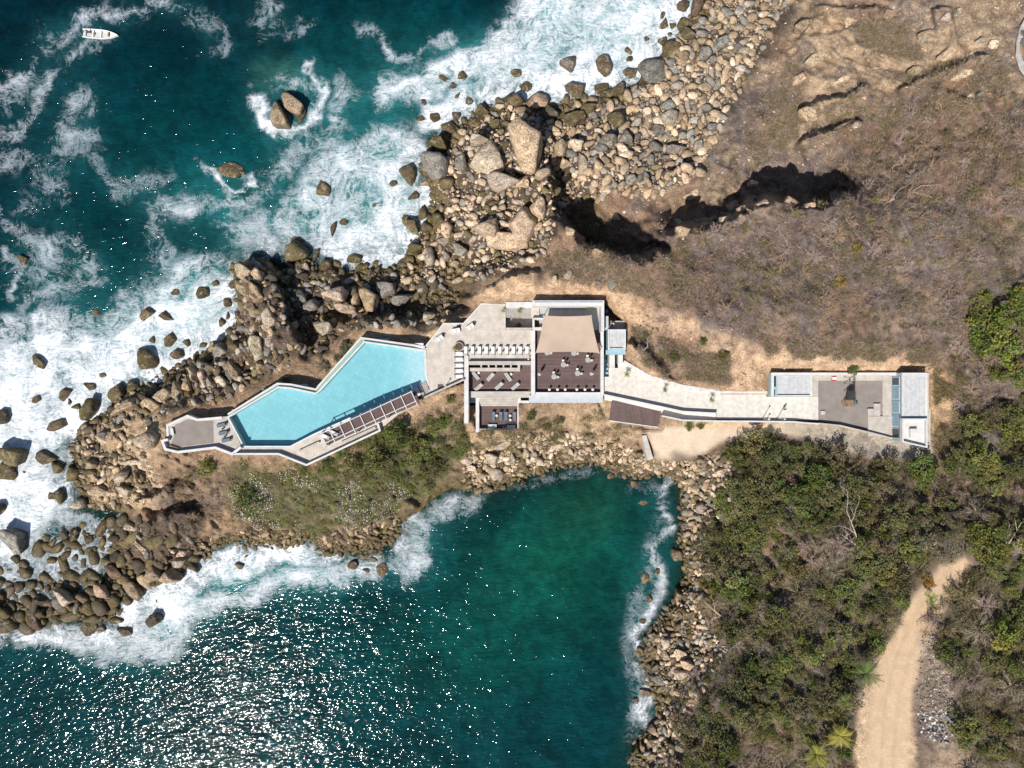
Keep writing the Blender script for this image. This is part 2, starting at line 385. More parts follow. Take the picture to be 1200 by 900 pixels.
zone(SCRUB, [(760,330),(800,260),(880,190),(960,170),(1040,110),(1200,90),(1500,60),(1500,1300),(700,1300),(790,900),(850,700),(830,590),(860,520),(950,500),(1100,530),(1120,440),(1080,420),(900,415),(840,400)], 16)
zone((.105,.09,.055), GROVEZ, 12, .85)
zone((.19,.135,.095), [(640,300),(700,285),(760,300),(850,350),(760,345),(640,325)], 8, .8)
zone(ROCKC, [(900,-300),(1180,-300),(1190,40),(1100,90),(1000,130),(960,130),(900,90)], 16)
zone((.25,.17,.115), [(1000,20),(1060,30),(1080,60),(1010,50)], 16, .45)
zone((.44,.31,.20), [(1130,60),(1200,40),(1400,40),(1400,130),(1150,120)], 14, .7)
zone((.44,.30,.18), [(1100,85),(1170,70),(1180,110),(1120,120)], 10, .7)
zone((.40,.28,.18), [(930,120),(1000,115),(960,160),(930,155)], 8, .9); zone((.38,.27,.17), [(920,175),(1010,145),(1000,150),(925,190)], 6, .8)
zone((.38,.27,.175), [(720,190),(800,110),(870,30),(900,-100),(960,-100),(930,60),(880,130),(850,190),(770,240),(700,230)], 12, .8)
zone((.24,.175,.12), [(850,140),(930,90),(940,160),(870,200),(800,250),(780,220)], 14, .85)
zone((.40,.28,.18), [(740,225),(800,235),(880,225),(910,235),(870,265),(800,275)], 9, .8)
zone(SAND, [(560,345),(600,325),(700,328),(760,345),(850,390),(900,405),(1000,415),(1090,418),(1110,450),(1110,490),(1088,440),(895,440),(895,460),(843,456),(760,440),(735,410),(735,380),(712,350),(600,352)], 7, 1, .4)
zone((.24,.165,.105), [(740,385),(770,385),(800,410),(850,425),(862,445),(850,453),(800,448),(760,435),(740,410)], 9, .9, .5)
zone((.54,.37,.24), [(480,392),(500,375),(515,368),(522,378),(500,402)], 4, 1, .2)
zone((.42,.29,.18), [(405,420),(425,392),(470,388),(497,402),(430,398)], 5, .9, .3)
zone(ROCKC, [(120,480),(180,470),(200,500),(200,530),(180,545),(200,560),(190,600),(150,600),(110,590),(90,540)], 10)
zone((.25,.17,.11), [(190,540),(270,535),(290,560),(240,600),(225,640),(190,645),(185,600)], 12, .9)
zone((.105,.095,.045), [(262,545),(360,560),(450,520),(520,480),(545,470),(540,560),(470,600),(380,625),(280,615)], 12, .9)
zone((.30,.205,.13), [(480,480),(545,455),(545,520),(500,520)], 12, .8); zone(SAND, [(430,510),(500,468),(545,452),(500,478),(440,515)], 4, .9, .2)
zone((.40,.28,.175), [(545,500),(720,475),(760,510),(760,540),(600,560),(545,540)], 10)
zone((.54,.43,.32), SLAB, 5, 1, .25); zone((.50,.36,.24), [(800,492),(1000,494),(960,505),(860,504),(800,500)], 5, .7, .3)
zone((.38,.33,.27), [(900,500),(955,496),(1020,506),(1095,525),(1085,545),(1040,540),(990,530),(950,512)], 5, .9, .3)
pn = vnoise(GX*1.0+GY*.4, GY-GX*.45, .022, 5, 63, .58); m_ = (sstep(.55, .64, pn)*hill*.5)[..., None]; TC = TC*(1-m_)+np.array((.36,.25,.16))*m_
pn = vnoise(GX, GY, .03, 4, 64); m_ = (sstep(.55, .66, pn)*hill*.6)[..., None]; TC = TC*(1-m_)+np.array((.20,.155,.14))*m_
pn = vnoise(GX, GY, .014, 4, 65); m_ = (sstep(.56, .66, pn)*hill*.6)[..., None]; TC = TC*(1-m_)+np.array((.27,.16,.095))*m_
zone((.44,.29,.17), [(1092,430),(1115,440),(1112,500),(1092,505)], 6, .9, .4)
zone((.22,.155,.10), [(1095,490),(1150,490),(1150,540),(1095,540)], 8, .8)
zone((.50,.36,.235), [(1002,960),(1000,880),(1003,830),(1020,785),(1050,740),(1070,700),(1100,665),(1132,652),(1140,665),(1110,710),(1085,760),(1070,810),(1070,870),(1080,960)], 5, 1, .25)
zone((.24,.185,.14), [(1072,815),(1078,740),(1105,735),(1120,800),(1125,880),(1090,890)], 9, .9, .8)
zone((.33,.235,.16), [(1090,885),(1130,870),(1130,1000),(1090,1000)], 8, .8)
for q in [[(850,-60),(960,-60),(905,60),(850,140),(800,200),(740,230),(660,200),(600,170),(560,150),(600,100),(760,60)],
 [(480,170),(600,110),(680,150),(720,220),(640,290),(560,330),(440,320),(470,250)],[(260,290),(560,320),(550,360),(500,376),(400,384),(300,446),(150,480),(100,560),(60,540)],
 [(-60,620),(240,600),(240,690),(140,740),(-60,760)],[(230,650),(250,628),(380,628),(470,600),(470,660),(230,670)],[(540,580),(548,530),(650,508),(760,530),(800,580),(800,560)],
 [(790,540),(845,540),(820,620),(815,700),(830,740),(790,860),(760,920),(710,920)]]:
    zone((.085,.062,.042), q, 10, .8)  # ground between shore rocks darkened: crevice shadow put into its colour
for off in (-7, 7):
    q = dline(GX, GY, [(x+off, y+off*.3) for x, y in ROAD]); m_ = (np.exp(-(q/2.2)**2)*.30*(.5+vnoise(GX, GY, .08, 3, 66)))[..., None]; TC = TC*(1-m_)+np.array((.36,.25,.165))*m_
TC = np.where((hill > .2)[..., None], TC*(1-.20*hill[..., None])+np.array((.0,.004,.010))*hill[..., None], TC)
# tide-washed coast
a = (sstep(-14, -2, SDC+wp*.3)*.75)[..., None]; TC = TC*(1-a)+np.array((.17,.12,.065))*a
under = sstep(0, 14, SDC)[..., None]; TC = TC*(1-under)+np.array((.14,.13,.08))*under

NX, NY = len(XS), len(YS)
ii = np.arange((NY-1)*(NX-1)); rr = ii//(NX-1); cc = ii % (NX-1); a0 = rr*NX+cc
QUADS = np.stack([a0, a0+NX, a0+NX+1, a0+1], 1)
FS = HC-TZ
far_ = np.maximum(np.abs(GX-600)/600, np.abs(GY-450)/450)
tv = np.stack([(GX-600)*KK*FS, -(GY-450)*KK*FS, TZ], -1).reshape(-1, 3)
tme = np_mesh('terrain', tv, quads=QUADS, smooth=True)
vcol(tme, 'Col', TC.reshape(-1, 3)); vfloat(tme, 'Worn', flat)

def rocky_color(T, base, wet=True, strength=1.0, objv=False):
    p = T.pos()
    na = T.noise(p, .55, 6, .6, .3); nb = T.noise(p, 3.2, 5, .65)
    v1 = T.mr(na, .3, .72, .66, 1.30); v2 = T.mr(nb, .3, .72, .62, 1.34)
    c = T.scale(T.scale(base, v1), v2)
    warmn = T.mr(T.noise(p, .21, 3), .4, .65)
    c = T.mix(T.math('MULTIPLY', warmn, .32), c, (.46,.31,.18), 'MULTIPLY') if False else c
    if wet:
        sx = T.n('SeparateXYZ'); g = T.n('NewGeometry'); T.l(g.outputs['Position'], sx.inputs[0])
        zz = T.math('ADD', sx.outputs['Z'], T.math('MULTIPLY', T.noise(p, .25, 4), -3.4))
        wf = T.mr(zz, -1.1, .55, 1, 0)
        wcol = T.mix(T.mr(nb, .35, .65), (.045,.033,.020), (.135,.095,.045))
        wcol = T.mix(T.mr(T.noise(p, .8, 3), .5, .62), wcol, (.15,.115,.035))
        c = T.mix(T.math('MULTIPLY', wf, .88), c, wcol)
        return c, nb, na, wf
    return c, nb, na, None

T = NT('ground'); at = T.attr('Col')
c, nb, na, wf = rocky_color(T, at.outputs['Color'])
p = T.pos()
nc = T.noise(p, 11, 3, .6)
c = T.scale(c, T.mr(nc, .3, .7, .84, 1.16)); worn = T.math('MULTIPLY', T.attr('Worn').outputs['Fac'], .75)
c = T.mix(worn, c, at.outputs['Color'])
vor = T.n('TexVoronoi', feature='DISTANCE_TO_EDGE'); vor.inputs['Scale'].default_value = 1.3; T.l(p, vor.inputs['Vector'])
# pebbles and crumbs of stone
vp = T.n('TexVoronoi', feature='F1'); vp.inputs['Scale'].default_value = 3.1; T.l(p, vp.inputs['Vector'])
peb = T.math('MULTIPLY', T.mr(vp.outputs['Distance'], .32, .2), T.mr(T.noise(p, .4, 3), .52, .62))
sep = T.n('SeparateColor'); T.l(vp.outputs['Color'], sep.inputs[0])
peb = T.math('MULTIPLY', peb, T.mr(sep.outputs[0], .55, .6))
c = T.mix(T.math('MULTIPLY', peb, .6), c, (.46,.37,.28))
h = T.math('ADD', T.math('MULTIPLY', na, 1.6), T.math('ADD', T.math('MULTIPLY', nb, .5), T.math('MULTIPLY', nc, .16)))
h = T.math('ADD', h, T.math('MULTIPLY', peb, .25))
h = T.math('MULTIPLY', h, T.math('SUBTRACT', 1.0, worn))
T.bump(h, .7, .45)
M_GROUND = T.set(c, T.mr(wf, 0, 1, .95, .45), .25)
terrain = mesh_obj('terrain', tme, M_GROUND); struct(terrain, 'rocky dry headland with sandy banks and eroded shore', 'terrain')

# ---------- water ----------
FW = np.zeros(GX.shape)
w1 = (vnoise(GX, GY, .022, 4, 31)-.5)*52+(vnoise(GX, GY, .10, 3, 33)-.5)*18; w2 = (vnoise(GX, GY, .022, 4, 32)-.5)*52+(vnoise(GX, GY, .10, 3, 34)-.5)*18
def foampoly(d, poly, soft=12, warp=.6):
    global FW
    q = sdf(GX+w1*warp, GY+w2*warp, poly); FW = np.maximum(FW, d*sstep(soft, -soft, q))
def foamline(d, w, pts, warp=.6):
    global FW
    q = dline(GX+w1*warp, GY+w2*warp, pts); FW = np.maximum(FW, d*np.exp(-(q/w)**2))
foampoly(.89, [(-80,430),(0,410),(40,388),(80,390),(120,398),(150,378),(175,352),(215,348),(245,318),(272,300),(300,320),(280,400),(130,500),(90,560),(60,640),(-80,690)], 16)
foampoly(.62, [(-80,380),(60,360),(110,370),(150,340),(220,300),(290,285),(330,260),(340,300),(260,320),(120,420),(-80,440)], 16)
foampoly(.88, [(440,240),(500,190),(520,230),(490,320),(400,320),(375,310),(380,285)], 14)
foampoly(.66, [(300,255),(350,215),(390,170),(440,150),(500,150),(520,200),(470,320),(340,300)], 18)
foampoly(.58, [(250,265),(310,250),(350,300),(280,305)], 14)
foampoly(.90, [(500,120),(560,95),(600,70),(640,75),(700,40),(760,0),(840,-60),(830,30),(760,95),(700,118),(600,120),(530,160),(495,160)], 16)
foampoly(.74, [(430,85),(480,80),(540,60),(590,20),(640,-60),(860,-60),(780,30),(620,90),(500,120),(450,125)], 16)
foampoly(.90, [(145,690),(230,650),(290,632),(375,632),(400,655),(380,668),(320,668),(230,690),(205,725),(150,745),(130,725)], 10)
foampoly(.72, [(-80,745),(60,725),(140,730),(210,700),(320,670),(440,650),(470,670),(400,690),(300,700),(220,735),(205,780),(130,775),(60,755),(-80,765)], 12)
foampoly(.66, [(-60,640),(60,600),(140,595),(150,610),(110,680),(40,730),(-60,735)], 10)
foampoly(.62, [(455,670),(470,600),(540,565),(600,555),(560,590),(505,620),(500,670),(470,690)], 12)
foamline(.85, 9, [(490,600),(500,610),(497,618)])
foamline(.72, 9, [(780,560),(775,590),(790,615),(765,640),(775,680),(760,720),(745,745),(752,765)],.3)
foamline(.72, 12, [(750,780),(755,810),(745,835),(762,850)],.3); foamline(.34, 14, [(740,570),(780,580),(770,640),(750,700),(740,760),(745,850),(735,900)],.3)
foamline(.36, 9, [(600,572),(640,558),(700,552),(750,566)],.3)
for d, w, pts in [(.62,10,[(240,-20),(190,12),(160,22),(125,14),(95,32),(60,58),(25,85),(-30,110)]),(.58,8,[(125,48),(95,58),(70,80),(48,100),(38,130),(28,150),(-20,175)]),
 (.5,20,[(60,55),(30,90),(-20,125)]),(.55,14,[(105,112),(75,135),(70,160),(110,165),(60,195),(68,240)]),(.45,16,[(0,190),(40,190),(70,215),(40,230)]),
 (.5,12,[(110,190),(150,215),(190,205),(150,235)]),(.55,13,[(-20,225),(20,265),(60,290),(90,285),(115,320),(80,335),(50,345),(25,372)]),(.45,22,[(60,300),(100,310)]),
 (.42,12,[(200,10),(250,30),(270,55),(240,60)]),(.5,12,[(290,-10),(320,15),(300,30)]),(.42,9,[(310,45),(350,35),(370,25)]),
 (.8,8,[(362,80),(358,95),(370,110),(385,120),(372,145),(360,160)]),(.9,9,[(308,122),(312,150),(340,170),(362,160)]),(.6,10,[(305,120),(315,145),(345,165),(368,165),(375,110),(330,105)]),(.85,7,[(246,196),(250,218),(270,226),(292,214)]),(.6,8,[(240,195),(250,225),(262,240),(290,235)]),
 (.6,14,[(190,240),(230,250),(290,245),(330,200),(390,175),(420,120),(400,95)]),(.6,9,[(425,45),(440,40),(460,60),(480,65),(500,45),(530,40)]),(.55,14,[(180,255),(200,280),(190,310),(160,350)]),
 (.6,10,[(20,330),(28,310),(15,295)]),(.35,26,[(0,300),(80,320),(60,370)])]:
    foamline(d*.88, w*1.15, pts, .9)
FW *= .80+.4*vnoise(GX, GY, .05, 3, 35)
FW = np.clip(FW, 0, 1)
def boxblur(A, k):
    for ax in (0, 1):
        c = np.cumsum(np.pad(A, [(k+1, k) if a == ax else (0, 0) for a in (0, 1)], mode='edge'), axis=ax)
        A = (np.take(c, range(2*k+1, c.shape[ax]), ax)-np.take(c, range(0, c.shape[ax]-2*k-1), ax))/(2*k+1)
    return A
AER = boxblur(boxblur(FW, 9), 9)
AER *= sstep(40, 260, GX+ (450-GY)*.15) * .4+.6
# body colour of the water
deep = np.array((.000,.0130,.0200)); teal_ = np.array((.004,.125,.122)); cove = np.array((.002,.060,.046)); covd = np.array((.0008,.027,.031))
WC = np.zeros(GX.shape+(3,)); WC[:] = deep
south = sstep(560, 640, GY+wp*.3)[..., None]; WC = WC*(1-south)+covd*south
def wz(col, cx, cy, rx, ry, amt):
    q = np.hypot((GX+w1*.5-cx)/rx, (GY+w2*.5-cy)/ry); a = (np.exp(-q*q*1.3)*amt)[..., None]; WC[:] = WC*(1-a)+np.array(col)*a
wz((.003,.056,.038), 650, 660, 120, 90, 1.0); wz((.002,.060,.042), 560, 760, 130, 90, .4); wz((.010,.075,.042), 690, 590, 60, 40, .6)
wz((.002,.050,.052), 180, 160, 110, 90, .4); wz((.003,.085,.085), 430, 130, 140, 80, .55); wz((.002,.060,.06), 100, 330, 130, 90, .4); wz((.002,.045,.05), 480, 30, 120, 60, .6)
wz((.03,.10,.075), 325, 90, 28, 22, .6); wz((.003,.08,.08), 270, 230, 110, 60, .6)
am = np.clip(AER**1.7*1.35, 0, 1)[..., None]; tq = np.array((.05,.25,.26)); WC = WC*(1-am*.85)+tq*am*.85
wv = np.stack([(GX-600)*KK*HC, -(GY-450)*KK*HC, np.zeros(GX.shape)], -1).reshape(-1, 3)
wme = np_mesh('sea_water', wv, quads=QUADS, smooth=True)
vcol(wme, 'WCol', WC.reshape(-1, 3)); vfloat(wme, 'Foam', FW)
dep = np.clip(-TZ, 0, 50); vfloat(wme, 'Depth', np.where(SDC < -60, 1.0, dep))
WAVE = .30
T = NT('sea_water'); p = T.pos()
foam = T.attr('Foam').outputs['Fac']; wcol = T.attr('WCol').outputs['Color']; dpt = T.attr('Depth').outputs['Fac']
# foam lace: drawn out and curled by the backwash
nw = T.n('TexNoise'); nw.inputs['Scale'].default_value = .11; nw.inputs['Detail'].default_value = 3; T.l(p, nw.inputs['Vector'])
sc_ = T.n('VectorMath', operation='MULTIPLY_ADD'); T.l(nw.outputs['Color'], sc_.inputs[0]); sc_.inputs[1].default_value = (8, 8, 0); T.l(p, sc_.inputs[2]); pw = sc_.outputs[0]
big = T.noise(pw, .13, 5, .60, .6); webn = T.noise(pw, .34, 4, .62, 1.2)
web = T.math('SUBTRACT', 1.0, T.math('ABSOLUTE', T.math('MULTIPLY_ADD', webn, 6.0, -3.0)), clamp=True)
web2n = T.noise(pw, .85, 3, .62, 1.0); web2 = T.math('SUBTRACT', 1.0, T.math('ABSOLUTE', T.math('MULTIPLY_ADD', web2n, 7.0, -3.5)), clamp=True)
fine = T.noise(p, 2.6, 2, .7)
v = T.math('MULTIPLY_ADD', foam, 1.40, -.97)
v = T.math('ADD', v, T.math('MULTIPLY_ADD', big, 2.2, -1.1))
v = T.math('ADD', v, T.math('MULTIPLY_ADD', web, .50, -.12)); v = T.math('ADD', v, T.math('MULTIPLY_ADD', web2, .34, -.09))
v = T.math('ADD', v, T.math('MULTIPLY_ADD', fine, .45, -.225))
gate = T.mr(foam, .06, .35)
ff = T.math('MULTIPLY', T.mr(v, -.32, .80, smooth=False), gate)
fcol = T.mix(T.mr(foam, .35, .75), (.34,.39,.44), (.70,.73,.77))
wc2 = T.scale(T.scale(wcol, T.mr(T.noise(p, .07, 3, .6, .8), .3, .7, .72, 1.32)), T.mr(T.noise(p, .45, 3, .6, .4), .32, .7, .8, 1.22))
col = T.mix(ff, wc2, fcol)
# waves: small chop over a swell, crests running with the breeze
pr = T.pos((1, 1, 1), (0, 0, R(-12)))
mp = T.n('Mapping'); mp.inputs['Scale'].default_value = (.42, 1, 1); T.l(pr, mp.inputs[0])
wa = T.noise(mp.outputs[0], 1.9, 1, .5, .5); wb = T.noise(mp.outputs[0], .45, 2, .5, .3)
hh = T.math('ADD', T.math('MULTIPLY', wa, .62), T.math('MULTIPLY', wb, 1.3))
hh = T.math('ADD', hh, T.math('MULTIPLY', ff, .25))
T.bump(hh, 1.0, WAVE)
rough = T.mix(ff, (.072,.072,.072), (.8,.8,.8))
T.set(col, .1, .35); T.l(rough, T.b.inputs['Roughness']); T.b.inputs['IOR'].default_value = 1.33
tr = T.n('BsdfTransparent'); tr.inputs[0].default_value = (.42,.62,.55,1); mx = T.n('MixShader')
op = T.math('SUBTRACT', 1.0, T.math('POWER', 2.718, T.math('MULTIPLY', dpt, -.62)), clamp=True)
op = T.math('MAXIMUM', T.math('MAXIMUM', op, ff), .25)
T.l(op, mx.inputs[0]); T.l(tr.outputs[0], mx.inputs[1]); T.l(T.b.outputs[0], mx.inputs[2]); T.l(mx.outputs[0], T.out.inputs[0])
sea_o = mesh_obj('sea_water', wme, T.m); struct(sea_o, 'teal sea with white surf along the rocks', 'water')
# ---------- rocks ----------
def ico(sub):
    bm = bmesh.new(); bmesh.ops.create_icosphere(bm, subdivisions=sub, radius=1)
    v = np.array([x.co[:] for x in bm.verts]); f = np.array([[q.index for q in p.verts] for p in bm.faces]); bm.free(); return v, f
IC = {k: ico(k) for k in (1, 2, 3, 4)}
def rock_verts(sub, seed, npl=12, p=10, rough=.03, flat=1.0, lo=.62, hi=1.0):
    rs = np.random.RandomState(seed); v, f = IC[sub]
    n = rs.normal(size=(npl, 3)); n /= np.linalg.norm(n, axis=1)[:, None]
    n = np.vstack([n, [[0, 0, 1]]]); d = np.append(rs.uniform(lo, hi, npl), .9*flat)
    q = np.maximum(v @ n.T, 0)/d
    r = (np.sum(q**p, axis=1)+1e-4)**(-1.0/p); r = np.minimum(r, 1.35)
    w = vnoise(v[:, 0]*2+seed*3.1+v[:, 2]*1.3, v[:, 1]*2-v[:, 2]*1.7, 1.2, 3, seed % 50)-.5
    w2 = vnoise(v[:, 0]*2+v[:, 2]*2.3, v[:, 1]*2+v[:, 2]*.7+seed, 3.5, 2, seed % 40)-.5
    o = v*(r*(1+w*rough*6+w2*rough*1.5))[:, None]
    e = np.abs(o).max(axis=0); return o/e, f
T = NT('rock'); oi = T.n('ObjectInfo')
c, nb, na, wf = rocky_color(T, oi.outputs['Color'])
p = T.pos(); fine = T.noise(p, 9, 3, .65)
c = T.scale(c, T.mr(fine, .3, .7, .8, 1.2))
crk = T.noise(T.pos((1, 1, 3)), .5, 4, .6, 1.0); ck = T.mr(T.math('ABSOLUTE', T.math('SUBTRACT', crk, .5)), 0, .012)
c = T.mix(ck, (.09,.065,.045), c)
lich = T.mr(T.noise(p, .9, 4, .6), .56, .66); c = T.mix(T.math('MULTIPLY', lich, .35), c, (.52,.46,.38))
h = T.math('ADD', T.math('MULTIPLY', na, 1.0), T.math('ADD', T.math('MULTIPLY', nb, .55), T.math('MULTIPLY', fine, .12)))
h = T.math('ADD', h, T.math('MULTIPLY', ck, .25))
T.bump(h, .85, .5)
M_ROCK = T.set(c, T.mr(wf, 0, 1, .9, .4), .3)
T = NT('loose_rock'); at = T.attr('Col')
c, nb, na, wf = rocky_color(T, at.outputs['Color'])
T.bump(T.math('ADD', na, T.math('MULTIPLY', nb, .5)), .8, .35)
M_LOOSE = T.set(c, T.mr(wf, 0, 1, .9, .45), .3)
RM_R = []; RM_A = []
for k in range(9):
    v, f = rock_verts(3, 100+k, 12, 14, .026, .8); RM_R.append(np_mesh('boulder', v, tris=f, smooth=True))
for k in range(9):
    v, f = rock_verts(4, 200+k, 13, 90, .022, .72, .50, .86); RM_A.append(np_mesh('rock_block', v, tris=f, smooth=False))
for m in RM_R+RM_A: m.materials.append(M_ROCK)
TONE = dict(pale=(.58,.46,.34), pink=(.62,.45,.31), grey=(.34,.295,.24), tan=(.42,.31,.20), olive=(.16,.125,.06), brown=(.165,.11,.075), dark=(.10,.08,.055), slate=(.255,.23,.20))
ROCKS = []     # px, py, r
def rock(px, py, rx, ry, ang=0, tone='tan', kind='r', z=None, hgt=None, sink=.25, label=None, group=None, seed=None, name='boulder'):
    t = hz(px, py)
    if z is None: z = max(t, -.35)
    u = U(z); a, b = rx*u, ry*u
    h_ = hgt if hgt else .72*min(a, b)
    k = (len(ROCKS)*5+(seed or 0)) % 9
    me = (RM_R if kind == 'r' else RM_A)[k]
    o = bpy.data.objects.new(name, me); COL.objects.link(o)
    o.location = W(px, py, z+h_*(1-2*sink)*.5); o.scale = (a, b, h_); o.rotation_euler = (0, 0, R(-ang))
    j = random.uniform(.74, 1.16); o.color = tuple(min(1, c*j*random.uniform(.96, 1.04)) for c in TONE[tone])+(1,)
    tag(o, label, 'rock', group); ROCKS.append((px, py, max(rx, ry), min(rx, ry)))
    return o
